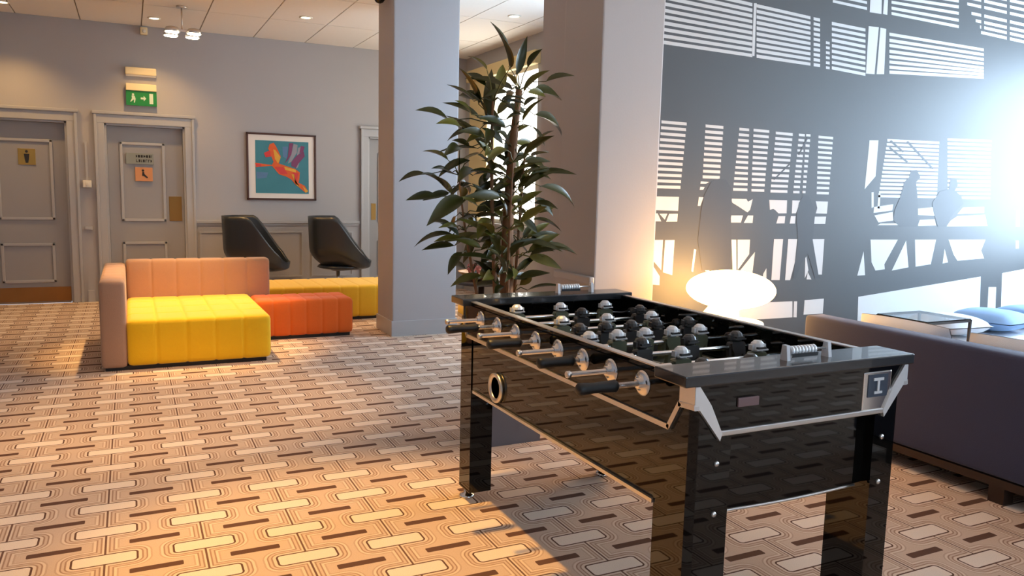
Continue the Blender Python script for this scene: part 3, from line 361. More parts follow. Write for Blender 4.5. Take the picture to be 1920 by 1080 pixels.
# signs on the doors
s = thing('door_sign', 'small brass plaque with a dark standing figure on the kick-plated door', 'sign', (-.97, DY, 1.49))
MB().box(-1.05, -.89, DY-.008, DY, 1.485, 1.655, bev=.003).build('plaque', M['brass'], s)
f = MB(); f.lathe([(.014, -.001), (.014, .001)], (-.97, DY-.0095, 1.625), 12, 'Y'); f.prism([(-.995, 1.60), (-.945, 1.60), (-.95, 1.55), (-.958, 1.505), (-.982, 1.505), (-.99, 1.55)], 'XZ', DY-.0105, DY-.0085)
f.build('figure', M['ink'], s)
s = thing('door_sign', 'grey plaque with two lines of dark lettering on the middle door', 'sign', (.12, DY-.016, 1.53))
MB().box(-.022, .258, DY-.024, DY-.0165, 1.53, 1.652, bev=.002).build('plaque', M['grey_sign'], s)
f = MB(); random.seed(3)
for row, (z0_, z1_) in enumerate(((1.603, 1.632), (1.553, 1.582))):
    x = .078
    while x < .238:
        wd = random.choice((.013, .018, .02)); f.box(x, min(x+.006, .24), DY-.0255, DY-.024, z0_, z1_)
        f.box(x, min(x+wd, .244), DY-.0255, DY-.024, z0_ if random.random() < .5 else z1_-.006, (z0_+.006) if random.random() < .5 else z1_); x += wd+.008
o = f.build('lettering', M['ink'], s); o['kind'] = 'stuff'
s = thing('door_sign', 'square copper coloured plaque with a dark symbol below the grey plaque', 'sign', (.155, DY-.016, 1.345))
MB().box(.065, .243, DY-.024, DY-.0165, 1.342, 1.495, bev=.002).build('plaque', M['copper_sign'], s)
f = MB(); f.lathe([(.013, -.001), (.013, .001)], (.145, DY-.0255, 1.46), 12, 'Y')
f.prism([(.138, 1.445), (.155, 1.445), (.16, 1.42), (.195, 1.385), (.185, 1.375), (.15, 1.40), (.135, 1.40)], 'XZ', DY-.0265, DY-.0245)
f.build('symbol', M['ink'], s)
# fire exit sign and emergency light above it
s = thing('exit_sign', 'green exit sign with cream top housing above the middle door', 'sign', (.152, BW, 2.17))
MB().box(0, .306, BW-.06, BW, 2.325, 2.40, bev=.008).build('housing', M['cream'], s)
MB().box(.0, .306, BW-.045, BW-.03, 2.165, 2.325).build('panel', M['green_sign'], s)
y = BW-.0465
f = MB(); f.lathe([(.012, -.001), (.012, .001)], (.07, y, 2.283), 10, 'Y'); f.prism([(.055, 2.27), (.085, 2.27), (.095, 2.235), (.085, 2.195), (.075, 2.195), (.078, 2.23), (.06, 2.215), (.045, 2.2), (.042, 2.21), (.058, 2.24)], 'XZ', y-.001, y+.001)
f.build('running_figure', M['print_white'], s)
MB().prism([(.145, 2.255), (.175, 2.255), (.175, 2.275), (.20, 2.245), (.175, 2.215), (.175, 2.235), (.145, 2.235)], 'XZ', y-.001, y+.001).build('arrow', M['print_white'], s)
MB().box(.232, .27, y-.001, y+.001, 2.19, 2.30).build('doorway', M['print_white'], s)
s = thing('emergency_light', 'slim cream emergency light fitting above the green exit sign', 'light fitting', (.155, BW, 2.485))
MB().box(.0, .31, BW-.055, BW, 2.495, 2.575, bev=.012).build('diffuser', M['cream'], s)
MB().box(.005, .305, BW-.04, BW, 2.482, 2.496).build('back_box', M['white'], s)
s = thing('motion_sensor', 'small pale sensor box on the back wall just under the ceiling', 'sensor', (.2, BW, 2.93))
MB().box(.16, .235, BW-.07, BW, 2.93, 3.01, bev=.012).build('sensor_body', M['cream'], s); MB().lathe([(.02, 0), (.017, -.012), (0, -.016)], (.2, BW-.07, 2.965), 12, 'Y').build('lens', M['white'], s)
s = thing('wall_switch', 'small white switch box between the two left doors', 'switch', (-.41, BW, 1.26))
MB().box(-.452, -.368, BW-.045, BW, 1.258, 1.335, bev=.008).build('switch_box', M['white'], s); MB().box(-.425, -.395, BW-.05, BW-.044, 1.28, 1.315, bev=.002).build('rocker', M['white'], s)
MB().box(-.42, -.40, BW-.016, BW, 1.335, 1.75).build('conduit', M['trim'], s)
# framed picture
p = thing('framed_picture', 'framed print of an orange leaping animal with purple wings on teal', 'picture', (1.655, BW, 1.15))
fr = MB(); x0_, x1_, z0_, z1_ = 1.25, 2.06, 1.155, 1.942; t = .022
fr.box(x0_, x0_+t, BW-.035, BW, z0_, z1_, bev=.003).box(x1_-t, x1_, BW-.035, BW, z0_, z1_, bev=.003).box(x0_, x1_, BW-.035, BW, z0_, z0_+t, bev=.003).box(x0_, x1_, BW-.035, BW, z1_-t, z1_, bev=.003)
fr.build('frame', M['frame'], p)
MB().box(x0_+.01, x1_-.01, BW-.02, BW-.002, z0_+.01, z1_-.01).build('mount', M['mount'], p)
pr = MB().box(1.35, 1.97, BW-.0225, BW-.0205, 1.235, 1.855).build('print', mat('teal_print', sRGB(62, 132, 146), .5, noise=(6, .12)), p)
AC = dict(orange=(226, 96, 34), yellow=(232, 172, 56), red=(218, 60, 58), purple=(128, 62, 104), lilac=(150, 150, 160), blue2=(92, 130, 172))
for i, (k, polys) in enumerate([(k, ART[k]) for k in ('blue2', 'lilac', 'purple', 'orange', 'red', 'yellow')]):
    y = BW-.0226-.0008*i; mi_ = mat('ink_'+k, sRGB(*AC[k]), .5, noise=(18, .15))
    for P in polys: MB().prism([(x, z) for x, z in P], 'XZ', y-.0008, y).build(k.replace('blue2', 'blue')+'_ink', mi_, pr)
# ------------------------------------------------------------------ lights in the ceiling
def downlight(x, y, lab, power=SPOT_W, ang=76, col=WARM):
    d = thing('downlight', lab, 'downlight', (x, y, CZ), 'recessed ceiling downlights')
    MB().lathe([(.056, -.012), (.066, -.008), (.066, 0), (.045, 0), (.045, -.006), (.056, -.012)], (x, y, CZ), 24, cap=False).build('bezel', M['white'], d)
    MB().lathe([(.044, 0), (.043, -.005), (0, -.007)], (x, y, CZ), 20).build('bulb', M['bulb'], d)
    l = bpy.data.lights.new('downlight_beam', 'SPOT'); l.energy = power; l.color = col; l.spot_size = R(ang); l.spot_blend = .75; l.shadow_soft_size = .045
    lo = bpy.data.objects.new('downlight_beam', l); COL.objects.link(lo); lo.parent = d; lo.location = (0, 0, -.03); 
    return d
downlight(.29, 9.24, 'lit recessed downlight nearest the back wall beside the pendant spot cluster', 44, 112)
downlight(1.67, 8.34, 'lit recessed downlight in the ceiling left of the grey column')
downlight(3.45, 7.16, 'lit recessed downlight in the ceiling above the potted plant')
OUT = 'recessed downlight in the ceiling outside the view'
for x, y, *a_ in ((-1.05, 9.24, 44, 112), (.40, 6.70, 420, 46), (.30, 4.95, 200, 52), (.72, 2.70, 330, 46, (1.0, .55, .12)), (-.75, 3.4, 130, 62), (-1.6, 1.0, 70, 70)): downlight(x, y, OUT, *a_)
# pendant cluster of four spots
pc = thing('pendant_spot_cluster', 'ceiling pendant with four lit round spot heads near the back wall', 'light fitting', (.512, 8.5, CZ))
MB().lathe([(.05, -.02), (.05, 0)], (.512, 8.5, CZ), 20).build('ceiling_rose', M['satin'], pc)
MB().tube([(.512, 8.5, CZ-.015), (.512, 8.5, 2.80)], .007, 8).build('rod', M['satin'], pc)
MB().box(.40, .625, 8.49, 8.51, 2.79, 2.81).box(.405, .42, 8.40, 8.62, 2.79, 2.81).box(.605, .62, 8.40, 8.62, 2.79, 2.81).build('arm', M['satin'], pc)
for x in (.415, .612):
    for y in (8.40, 8.62):
        h = MB().lathe([(.02, .05), (.055, .04), (.074, 0), (.066, -.002)], (x, y, 2.765), 20).build('spot_head', M['satin'], pc)
        MB().lathe([(.065, .002), (.06, -.008), (0, -.016)], (x, y, 2.765), 20).build('bulb', M['bulb'], h)
l = bpy.data.lights.new('cluster_beam', 'SPOT'); l.energy = 70; l.color = WARM; l.spot_size = R(90); l.spot_blend = .6; l.shadow_soft_size = .1
lo = bpy.data.objects.new('cluster_beam', l); COL.objects.link(lo); lo.parent = pc; lo.location = (0, 0, 2.74-CZ)
dc = thing('dome_camera', 'black dome security camera at the top of the grey column', 'camera', (2.045, 6.95, CZ))
MB().lathe([(.06, 0), (.06, -.035), (.055, -.04)], (2.03, 6.95, CZ), 24).build('mount_ring', M['black_matt'], dc)
MB().lathe([(.052, -.04), (.047, -.066), (.032, -.086), (.014, -.095), (0, -.097)], (2.03, 6.95, CZ), 24).build('dome', M['black_gloss'], dc)
# ------------------------------------------------------------------ quilted seating
def quilt(x0, x1, y0, y1, z0, z1, sx, sy, r=.038, depth=.006, sig=.010, sz=()):
    """rounded block with stitched channels at the planes x in sx, y in sy"""
    def lines(a, b, seams):
        L_ = {a, b, a+r*.3, b-r*.3, a+r, b-r}
        for s_ in seams:
            for d in (-.03, -.014, -.006, 0, .006, .014, .03): L_.add(s_+d)
        nn = max(2, int((b-a)/.1))
        for k in range(1, nn): L_.add(a+(b-a)*k/nn)
        return sorted(v for v in L_ if a-1e-6 <= v <= b+1e-6)
    gx, gy, gz = lines(x0, x1, sx), lines(y0, y1, sy), lines(z0, z1, sz)
    def warp(p, n):
        c = Vector((min(max(p.x, x0+r), x1-r), min(max(p.y, y0+r), y1-r), min(max(p.z, z0+r), z1-r)))
        d = p-c
        q = c+d.normalized()*r if d.length > 1e-6 else p
        nr = d.normalized() if d.length > 1e-6 else n
        g = 0
        for s_ in sx:
            if abs(n.x) < .5: g = max(g, math.exp(-((p.x-s_)/sig)**2))
        for s_ in sy:
            if abs(n.y) < .5: g = max(g, math.exp(-((p.y-s_)/sig)**2))
        for s_ in sz:
            if abs(n.z) < .5: g = max(g, math.exp(-((p.z-s_)/sig)**2))
        puff = .004*math.sin(p.x*37)*math.sin(p.y*31) if n.z > .5 else 0
        return q-nr*depth*g+nr*puff*0
    b = MB()
    def face(A, B, mk, n):
        vs = [warp(Vector(mk(a, c)), n) for a in A for c in B]; k = len(B)
        b.add(vs, [(i*k+j, i*k+j+1, (i+1)*k+j+1, (i+1)*k+j) for i in range(len(A)-1) for j in range(k-1)], 0, True)
    face(gx, gy, lambda a, c: (a, c, z1), Vector((0,0,1))); face(gx, gy, lambda a, c: (a, c, z0), Vector((0,0,-1)))
    face(gx, gz, lambda a, c: (a, y0, c), Vector((0,-1,0))); face(gx, gz, lambda a, c: (a, y1, c), Vector((0,1,0)))
    face(gy, gz, lambda a, c: (x0, a, c), Vector((-1,0,0))); face(gy, gz, lambda a, c: (x1, a, c), Vector((1,0,0)))
    return b
def seams(a, b, n): return [a+(b-a)*k/n for k in range(1, n)]
sf = thing('modular_sofa', 'bright yellow quilted seat block with dusty pink back and arm panels', 'sofa', (.44, 6.7, 0))
quilt(-.052, .935, 6.06, 7.34, .025, .358, seams(-.052, .935, 5), seams(6.06, 7.34, 4)).build('seat', M['mustard'], sf)
quilt(-.215, -.05, 6.06, 7.50, .02, .64, [], seams(6.06, 7.5, 7), r=.03, depth=.006).build('arm_panel', M['dusty'], sf)
quilt(-.05, 1.125, 7.34, 7.50, .02, .672, seams(-.05, 1.125, 6), [], r=.03, depth=.006).build('back_panel', M['dusty'], sf)
MB().box(-.19, .90, 6.09, 7.47, 0, .03).box(.90, 1.09, 7.36, 7.48, 0, .03).build('plinth', M['dark_base'], sf)
pf = thing('pouffe', 'burnt orange quilted pouffe between the two yellow seats', 'pouffe', (1.36, 7.1, 0))
quilt(.945, 1.778, 6.88, 7.335, .025, .345, seams(.945, 1.778, 6), seams(6.88, 7.335, 2)).build('cushion_block', M['orange'], pf)
MB().box(.97, 1.75, 6.91, 7.31, 0, .03).build('plinth', M['dark_base'], pf)
bn = thing('quilted_bench', 'long ochre yellow quilted bench in front of the black chairs', 'bench', (1.9, 8.1, 0))
quilt(1.14, 2.78, 7.72, 8.46, .025, .348, seams(1.14, 2.78, 9), []).build('cushion_block', M['mustard2'], bn)
MB().box(1.17, 2.75, 7.75, 8.43, 0, .03).build('plinth', M['dark_base'], bn)
# ------------------------------------------------------------------ black shell chairs
def shell_chair(cx, cy, lab, rot):
    c = thing('shell_chair', lab, 'chair', (cx, cy, 0), 'black shell chairs by the back wall')
    nA, nH = 48, 14
    def rim(th):   # th = 0 at the front lip
        u = (1-math.cos(th))/2
        t = min(1, max(0, (u-.04)/.50)); return .475+.51*(t*t*(3-2*t)*.4+t*.6)
    def pt(th, h, off):
        u = (1-math.cos(th))/2; top = rim(th); z = .355+(top-.355)*h
        rr = .07+.25*(1-(1-min(1, h/.45))**2.2)+.02*h
        sq = 1/max(abs(math.cos(th)), abs(math.sin(th)))**.22
        fwd = 1.0+.14*(1-u)
        a = th+rot; r_ = (rr-off)*fwd*sq
        return Vector((cx+math.cos(a)*r_, cy+math.sin(a)*r_, z+(off*.9 if h < .2 else 0)))
    b = MB(); outer = [[pt(2*math.pi*k/nA, h/nH, 0) for k in range(nA)] for h in range(nH+1)]; inner = [[pt(2*math.pi*k/nA, h/nH, .022) for k in range(nA)] for h in range(nH+1)]
    for G, in ((outer,), (inner,)):
        b.add([v for r_ in G for v in r_], [(i*nA+k, i*nA+(k+1)%nA, (i+1)*nA+(k+1)%nA, (i+1)*nA+k) for i in range(nH) for k in range(nA)], 0, True)
        b.add(G[0], [tuple(range(nA))], 0)
    b.add(outer[-1]+inner[-1], [(k, (k+1)%nA, nA+(k+1)%nA, nA+k) for k in range(nA)], 0, True)
    b.build('shell', M['leather'], c)
    s_ = MB(); s_.lathe([(.0, .44), (.2, .44), (.27, .425), (.29, .40), (.25, .385), (0, .38)], (cx+.05*math.cos(rot), cy+.05*math.sin(rot), 0), 32); s_.build('seat_cushion', M['leather'], c)
    MB().tube([(cx, cy, .06), (cx, cy, .37)], .022, 12).build('pedestal', M['satin'], c)
    for k in range(4):
        a = rot+R(45)+k*math.pi/2
        MB().tube([(cx, cy, .075), (cx+.29*math.cos(a), cy+.29*math.sin(a), .02)], [.018, .012], 8).build('leg', M['satin'], c)
shell_chair(1.24, 9.15, 'black leather shell chair nearer the doors, below the picture', R(-14))
shell_chair(2.18, 9.15, 'black leather shell chair nearer the grey column', R(-14))
# ------------------------------------------------------------------ football table
ft = thing('football_table', 'black glossy football table with chrome trim and rows of players', 'games table', (1.63, 2.29, 0))
TX0, TX1, TY0, TY1 = 1.25, 2.01, 1.51, 3.06
B_, T_ = .497, .865
MB().box(TX0+.004, TX0+.029, TY0+.05, TY1-.05, B_, T_).build('side_panel', M['black_gloss'], ft)
MB().box(TX1-.029, TX1-.004, TY0+.05, TY1-.05, B_, T_).build('side_panel', M['black_gloss'], ft)
def end_panel(y0, y1):
    pts = [(TX0+.02, T_), (TX0+.02, B_+.008)]+[(TX0+.02+(TX1-TX0-.04)*k/12, B_+.008-.014*math.sin(math.pi*k/12)) for k in range(1, 12)]+[(TX1-.02, B_+.008), (TX1-.02, T_)]
    return MB().prism(pts, 'XZ', y0, y1).build('end_panel', M['black_gloss'], ft)
end_panel(TY0+.03, TY0+.055); end_panel(TY1-.055, TY1-.03)
MB().box(TX0+.024, TX1-.024, TY0+.05, TY1-.05, .70, .712).build('playfield', M['pitch'], ft)
pl = MB()
for q in ((1.30, 1.96, 2.281, 2.289), (1.30, 1.308, 1.66, 2.91), (1.952, 1.96, 1.66, 2.91)): pl.box(*q, .7121, .7127)
pl.lathe([(.10, .7121), (.10, .7127), (.094, .7127), (.094, .7121), (.10, .7121)], (1.63, 2.285, 0), 32, cap=False)
pl.build('pitch_line', M['white'], ft)
MB().box(TX0+.024, TX1-.024, TY0+.05, TY1-.05, B_+.02, B_+.035).build('floor_board', M['black_matt'], ft)
for y0, y1, yi in ((1.50, 1.632, 1), (2.935, 3.07, -1)):
    rl = MB().box(1.212, 2.04, y0, y1, .850, .880, bev=.004).build('end_rail', M['black_rail'], ft)
for x0_ in (TX0-.004, TX1-.022):
    MB().box(x0_, x0_+.026, 1.632, 2.935, T_, T_+.004, bev=.0012).build('side_rail_cap', M['satin'], ft)
# trim along the bottom of the cabinet and the raised strip with its corner zigzag
for sx in (0, 1):
    xs_ = TX0-.003 if sx == 0 else TX1+.003
    xa, xb = (TX0-.006, TX0+.004) if sx == 0 else (TX1-.004, TX1+.006)
    MB().box(xa, xb, 1.66, 2.90, B_-.004, B_+.007).build('bottom_trim', M['satin'], ft)
    def strip(pts, name='side_trim', w_=.007, m_=M['satin']):
        # flat metal strip following pts in the YZ plane of the cabinet side
        b = MB()
        for (y0, z0), (y1, z1) in zip(pts, pts[1:]):
            d = Vector((y1-y0, z1-z0)); L_ = d.length; n_ = Vector((-d.y, d.x)).normalized()*w_; e = d.normalized()*w_*.6
            P = [(y0-e.x+n_.x, z0-e.y+n_.y), (y1+e.x+n_.x, z1+e.y+n_.y), (y1+e.x-n_.x, z1+e.y-n_.y), (y0-e.x-n_.x, z0-e.y-n_.y)]
            b.prism(P, 'YZ', xa-.003, xb+.003)
        return b.build(name, m_, ft)
    strip([(TY0-.006, .798), (1.56, .794), (1.602, .722), (2.968, .722), (3.01, .794), (TY1+.006, .798)])
    for y0, y1 in ((TY0-.009, 1.562), (3.008, TY1+.009)):
        MB().box(xa-.001, xb+.001, y0, y1, .80, .850).build('corner_plate', M['chrome'], ft)
for yy, sg in ((TY0, -1), (TY1, 1)):
    ya, yb = sorted((yy-sg*.002, yy+sg*.010))
    MB().box(1.330, 1.930, *sorted((yy-sg*.002, yy+sg*.009)), .714, .729, bev=.003).build('end_trim', M['satin'], ft)
    b = MB()
    for k in range(13):
        pass
    arc = [(1.385+(1.875-1.385)*k/12, B_+.006-.014*math.sin(math.pi*(.2+.6*k/12))) for k in range(13)]
    yt = yy-sg*.03
    MB().tube([(x, yt+sg*.001, z) for x, z in arc], .0045, 6).build('bottom_trim', M['satin'], ft)
    for xq, d in ((TX0-.006, 1), (TX1+.006, -1)):
        P = [(xq, .850), (xq+d*.014, .850), (xq+d*.052, .800), (xq+d*.092, .722), (xq+d*.086, .703), (xq+d*.016, .79), (xq, .79)]
        MB().prism(P, 'XZ', ya, yb).build('corner_bracket', M['silver'], ft)
for yy, sg in ((TY0, -1), (TY1, 1)):
    P = [(TX0, .85), (TX1, .85), (TX1, .80), (TX1-.02, .80), (TX1-.085, .722), (TX0+.085, .722), (TX0+.02, .80), (TX0, .80)]
    MB().prism(P, 'XZ', *sorted((yy+sg*.003, yy-sg*.03))).build('end_apron', M['black_gloss'], ft)
for xx, sg in ((TX0, -1), (TX1, 1)):
    P = [(TY0+.01, .85), (TY1-.01, .85), (TY1-.01, .80), (3.01, .80), (2.968, .722), (1.602, .722), (1.56, .80), (TY0+.01, .80)]
    MB().prism(P, 'YZ', *sorted((xx+sg*.002, xx-sg*.004))).build('side_apron', M['black_gloss'], ft)
# legs: bevelled posts with bolts and adjustable feet
def leg(xa, xb, ya, yb, cx_, cy_):
    c_ = .018; P = [(xa, ya), (xb, ya), (xb, yb), (xa, yb)]
    # chamfer the outer corner
    Q = []
    for x, y in P:
        if (x == cx_) and (y == cy_):
            o1 = (x, y+(c_ if y == ya else -c_)); o2 = (x+(c_ if x == xa else -c_), y)
            Q += [o1, o2] if (x == xa) == (y == ya) else [o2, o1]
        else: Q.append((x, y))
    lg = MB().prism(Q, 'XY', .05, .802).build('leg', M['black_gloss'], ft)
    mx, my = (xa+xb)/2-(.03 if cx_ == xa else -.03), (ya+yb)/2-(.03 if cy_ == ya else -.03)
    mx, my = (xa+xb)/2, (ya+yb)/2
    MB().lathe([(.034, 0), (.036, .006), (.03, .014), (.014, .02), (.012, .05)], (mx-.02 if cx_ == xa else mx+.02, my-.03 if cy_ == ya else my+.03, 0), 20).build('adjustable_foot', M['chrome'], lg)
    sg = -1 if cy_ == ya else 1
    for z in (.64, .505): MB().lathe([(.008, 0), (.007, sg*.003), (0, sg*.005)], ((xa+xb)/2+(.03 if cx_ == xa else -.03)*.6, cy_, z), 14, 'Y').build('bolt', M['satin'], lg)
    return lg
for xa, xb, cx_ in ((TX0, TX0+.125, TX0), (TX1-.105, TX1, TX1)):
    leg(xa, xb, TY0, TY0+.15, cx_, TY0); leg(xa, xb-(.025 if cx_ == TX0 else 0), TY1-.13, TY1, cx_, TY1)
# goal return hole
MB().lathe([(.042, .010), (.058, .008), (.058, -.006), (.042, -.004), (.042, .010)], (TX0-.004, 2.678, .568), 32, 'X', cap=False).build('ball_return_ring', M['satin'], ft)
MB().lathe([(.042, -.001), (.0, -.001)], (TX0-.002, 2.678, .568), 32, 'X').build('ball_return_hole', mat('hole_black', (0.002, .002, .002, 1), .9), ft)
# chrome box with embossed mark, small label plate
cb = MB().box(1.842, 1.955, 1.505, 1.542, .722, .838, bev=.004).build('coin_box', M['chrome'], ft)
MB().box(1.860, 1.938, 1.503, 1.506, .765, .83).build('dark_face', mat('coin_face', (.10, .13, .18, 1), .2, .6), cb)
MB().box(1.879, 1.919, 1.5005, 1.5035, .812, .82).box(1.895, 1.903, 1.5005, 1.5035, .78, .812).box(1.883, 1.915, 1.5005, 1.5035, .774, .781).build('embossed_mark', M['silver_pl'], cb)
MB().box(1.385, 1.455, 1.502, 1.509, .785, .809, bev=.002).build('name_plate', mat('plum_plate', sRGB(128, 104, 104), .35, .4), ft)
# score counters on the end rails
def counter(y, xa, xb, name='score_counter'):
    sc = MB().tube([(xa, y, .905), (xb, y, .905)], .0035, 8).build(name, M['chrome'], ft)
    for x in (xa, xb): MB().prism([(y-.014, .88), (y+.014, .88), (y+.008, .922), (y-.008, .922)], 'YZ', x-.006, x+.006).build('bracket', M['silver_pl'], sc)
    x = xa+.012
    for k in range(8):
        MB().lathe([(.010, 0), (.0135, .002), (.0135, .009), (.010, .011)], (x, y, .905), 12, 'X').build('bead', M['silver_pl'], sc); x += .0118
    MB().box(xa+.01, xa+.105, y-.016, y-.0145, .889, .899).build('number_strip', M['black_matt'], sc)
counter(1.565, 1.60, 1.755); counter(3.0, 1.69, 1.86)
# rods with handles and players
RY0, RP, RZ = 1.730, .158, .808
def player_mesh(name, kit, helm):
    b = MB()
    # helmet: faceted shell with brow and visor slit
    b.lathe([(.0, .052), (.010, .051), (.0165, .044), (.019, .034), (.0185, .026), (.014, .019), (.007, .016)], (0, 0, 0), 10, mi=0, smooth=False)
    b.box(-.0195, .0195, -.0215, -.010, .0245, .0285, mi=0); b.box(-.014, .014, -.0205, -.012, .0285, .0345, mi=2); b.box(-.0235, -.0175, -.007, .007, .024, .040, mi=0); b.box(.0175, .0235, -.007, .007, .024, .040, mi=0)
    b.tube([(0, 0, .019), (0, 0, .010)], .007, 8, 1)
    # shoulders, chest clamp on the rod, waist, legs fused to a foot block
    b.prism([(-.024, .012), (-.020, .017), (.020, .017), (.024, .012), (.022, -.006), (.014, -.022), (-.014, -.022), (-.022, -.006)], 'XZ', -.012, .012, 1)
    b.prism([(-.013, -.022), (.013, -.022), (.012, -.055), (.014, -.078), (-.014, -.078), (-.012, -.055)], 'XZ', -.008, .008, 1)
    b.box(-.0135, .0135, -.012, .012, -.090, -.074, 1)
    b.box(-.030, -.022, -.006, .006, -.028, .010, 1); b.box(.022, .030, -.006, .006, -.028, .010, 1)
    o = b.build(name, [helm, kit, M['ink']]); me = o.data; bpy.data.objects.remove(o); return me
ME_W = player_mesh('white_player', M['olive'], M['silver_pl']); ME_D = player_mesh('dark_player', M['dark_pl'], M['dark_pl'])
LAY = {0: ('d', [1.45, 1.63, 1.81]), 1: ('w', [1.50, 1.805]), 2: ('d', [1.47, 1.66, 1.86]), 3: ('w', [1.365, 1.477, 1.59, 1.706, 1.827]), 4: ('d', [1.42, 1.53, 1.64, 1.75, 1.90]), 5: ('w', [1.44, 1.64, 1.848]), 6: ('d', [1.62, 1.90]), 7: ('w', [1.408, 1.612, 1.832])}
TILT = [4, 0, -6, 3, 8, -3, 5, 0]
for k in range(8):
    y = RY0+RP*k; team, X_ = LAY[k]
    near = team == 'd'       # handle on the camera side for the dark team
    xa, xb = (1.105, 2.13) if near else (1.085, 2.30)
    if not near: xa, xb = 1.10, 2.17
    rod = MB().tube([(xa, y, RZ), (xb, y, RZ)], .0078, 12).build('rod', M['chrome'], ft)
    for side, x in ((-1, TX0), (1, TX1)):
        MB().lathe([(.036, 0), (.036, side*.004), (.028, side*.007), (.016, side*.009), (.015, side*.02), (.009, side*.021)], (x, y, RZ), 24, 'X').build('escutcheon', M['chrome'], rod)
        MB().lathe([(.017, 0), (.019, -side*.004), (.019, -side*.022), (.012, -side*.026)], (x-side*.026, y, RZ), 14, 'X').build('bumper', M['black_matt'], rod)
    hx = (1.04+.05*((k*7) % 3)/2, -1) if near else (2.20-.02*(k % 3), 1)
    a, s_ = hx; e = a+(.125 if s_ < 0 else -.125)
    prof = [(.0, 0), (.012, .001), (.0165, .006), (.0165, .02), (.0145, .05), (.0155, .085), (.0165, .108), (.0175, .118), (.012, .125)]
    MB().lathe([(r_, -s_*h) for r_, h in prof], (a, y, RZ), 16, 'X').build('handle', M['black_matt'], rod)
    if s_ < 0: MB().tube([(a+.1, y, RZ), (1.25, y, RZ)], .0078, 12).build('rod_sleeve', M['chrome'], rod)
    else: MB().lathe([(.0085, 0), (.0105, .002), (.0105, .012), (.0085, .014)], (xa-.002, y, RZ), 12, 'X').build('end_cap', M['satin'], rod)
    for x in X_:
        po = bpy.data.objects.new('player', ME_W if team == 'w' else ME_D); COL.objects.link(po); po.parent = rod
        po.scale = (1.22, 1.22, 1.08); po.location = Vector((x, y, RZ))-OFF[rod.name]; po.rotation_euler = (R(TILT[k]), 0, 0)
# ------------------------------------------------------------------ plant
pt_ = thing('potted_plant', 'tall leafy green plant in a square grey planter behind the games table', 'plant', (1.79, 3.77, 0))
pot = MB()
a, b2 = .155, .17
vs = []
for z, h_ in ((0, .150), (.56, .172), (.56, .150), (.50, .148)):
    vs += [(1.785-h_, 3.735-h_, z), (1.785+h_, 3.735-h_, z), (1.785+h_, 3.735+h_, z), (1.785-h_, 3.735+h_, z)]
pot.add(vs, [(0, 1, 2, 3)]+[(i*4+k, i*4+(k+1) % 4, (i+1)*4+(k+1) % 4, (i+1)*4+k) for i in range(3) for k in range(4)])
pot.build('planter', M['pot'], pt_)
MB().box(1.785-.15, 1.785+.15, 3.735-.15, 3.735+.15, .49, .53).build('soil', M['soil'], pt_)
stems = [((1.80, 3.74), (1.79, 3.76, .95), (1.80, 3.77, 1.45), (1.86, 3.78, 1.85), .044), ((1.74, 3.72), (1.71, 3.72, .9), (1.68, 3.74, 1.3), (1.70, 3.76, 1.78), .016), ((1.84, 3.78), (1.88, 3.80, .9), (1.90, 3.82, 1.2), (1.93, 3.84, 1.5), .014),
         ((1.70, 3.78), (1.64, 3.82, .85), (1.58, 3.84, 1.1), (1.55, 3.84, 1.4), .011), ((1.77, 3.68), (1.74, 3.62, .9), (1.72, 3.58, 1.2), (1.74, 3.58, 1.55), .011)]
SP = []
for (x, y), p1_, p2_, p3_, r_ in stems:
    q = [Vector((x, y, .50)), Vector(p1_), Vector(p2_), Vector(p3_)]; pts = []
    for i in range(13):
        t = i/12; pts.append(q[0]*(1-t)**3+q[1]*3*t*(1-t)**2+q[2]*3*t*t*(1-t)+q[3]*t**3)
    MB().tube(pts, [r_*(1-.6*i/12) for i in range(13)], 8).build('stem', M['stem'], pt_); SP += pts[3:]
random.seed(11)
def leaf(base, tip, width, mt):
    b = MB(); d = tip-base; L_ = d.length; n_ = 8
    side = d.cross(Vector((random.uniform(-.5, .5), random.uniform(-.9, -.2), random.uniform(.3, 1)))).normalized(); nor = side.cross(d).normalized()
    vs = []
    sag = L_*random.uniform(.03, .10)*(1 if nor.z > 0 else -1)
    for i in range(n_+1):
        t = i/n_; wv = width*(math.sin(math.pi*min(1, t*1.02)**.8)**.85 if t < 1 else 0)*(1 if t > .02 else .2)
        c = base+d*t+nor*(sag*4*t*(1-t)); fold = .30*wv
        vs += [c+side*wv*.5+nor*fold, c, c-side*wv*.5+nor*fold]
    fs = []
    for i in range(n_):
        for j in range(2): fs.append((i*3+j, i*3+j+1, (i+1)*3+j+1, (i+1)*3+j))
    b.add(vs, fs, 0, True)
    # petiole to the nearest point of a stem below the leaf
    best = min(SP, key=lambda s_: (s_-base).length+max(0, s_.z-base.z)*.8)
    mid = (base+best)/2+Vector((0, 0, .02))
    b.tube([base+d*.02, mid, best], [.0022, .003, .0035], 5, 0, cap=False)
    return b.build('leaf', mt, pt_)
for bx, by, bz, tx, ty, tz in LEAVES:
    base, tip = Vector((bx, by, bz)), Vector((tx, ty, tz)); L_ = (tip-base).length
    leaf(base, tip, min(.076, max(.044, L_*.30))*random.uniform(.85, 1.15), M['leaf2'] if random.random() < .3 else M['leaf'])
for k in range(150):
    s_ = random.choice(SP); a = random.uniform(0, 2*math.pi); L_ = random.uniform(.14, .24)
    d = Vector((math.cos(a), math.sin(a), random.uniform(-.5, .7))).normalized(); base = s_+d*.07
    tip = base+d*L_
    if tip.x > 2.2 or tip.x < 1.3 or tip.z < .78: continue
    leaf(base, tip, random.uniform(.038, .056), M['leaf2'] if random.random() < .35 else M['leaf'])
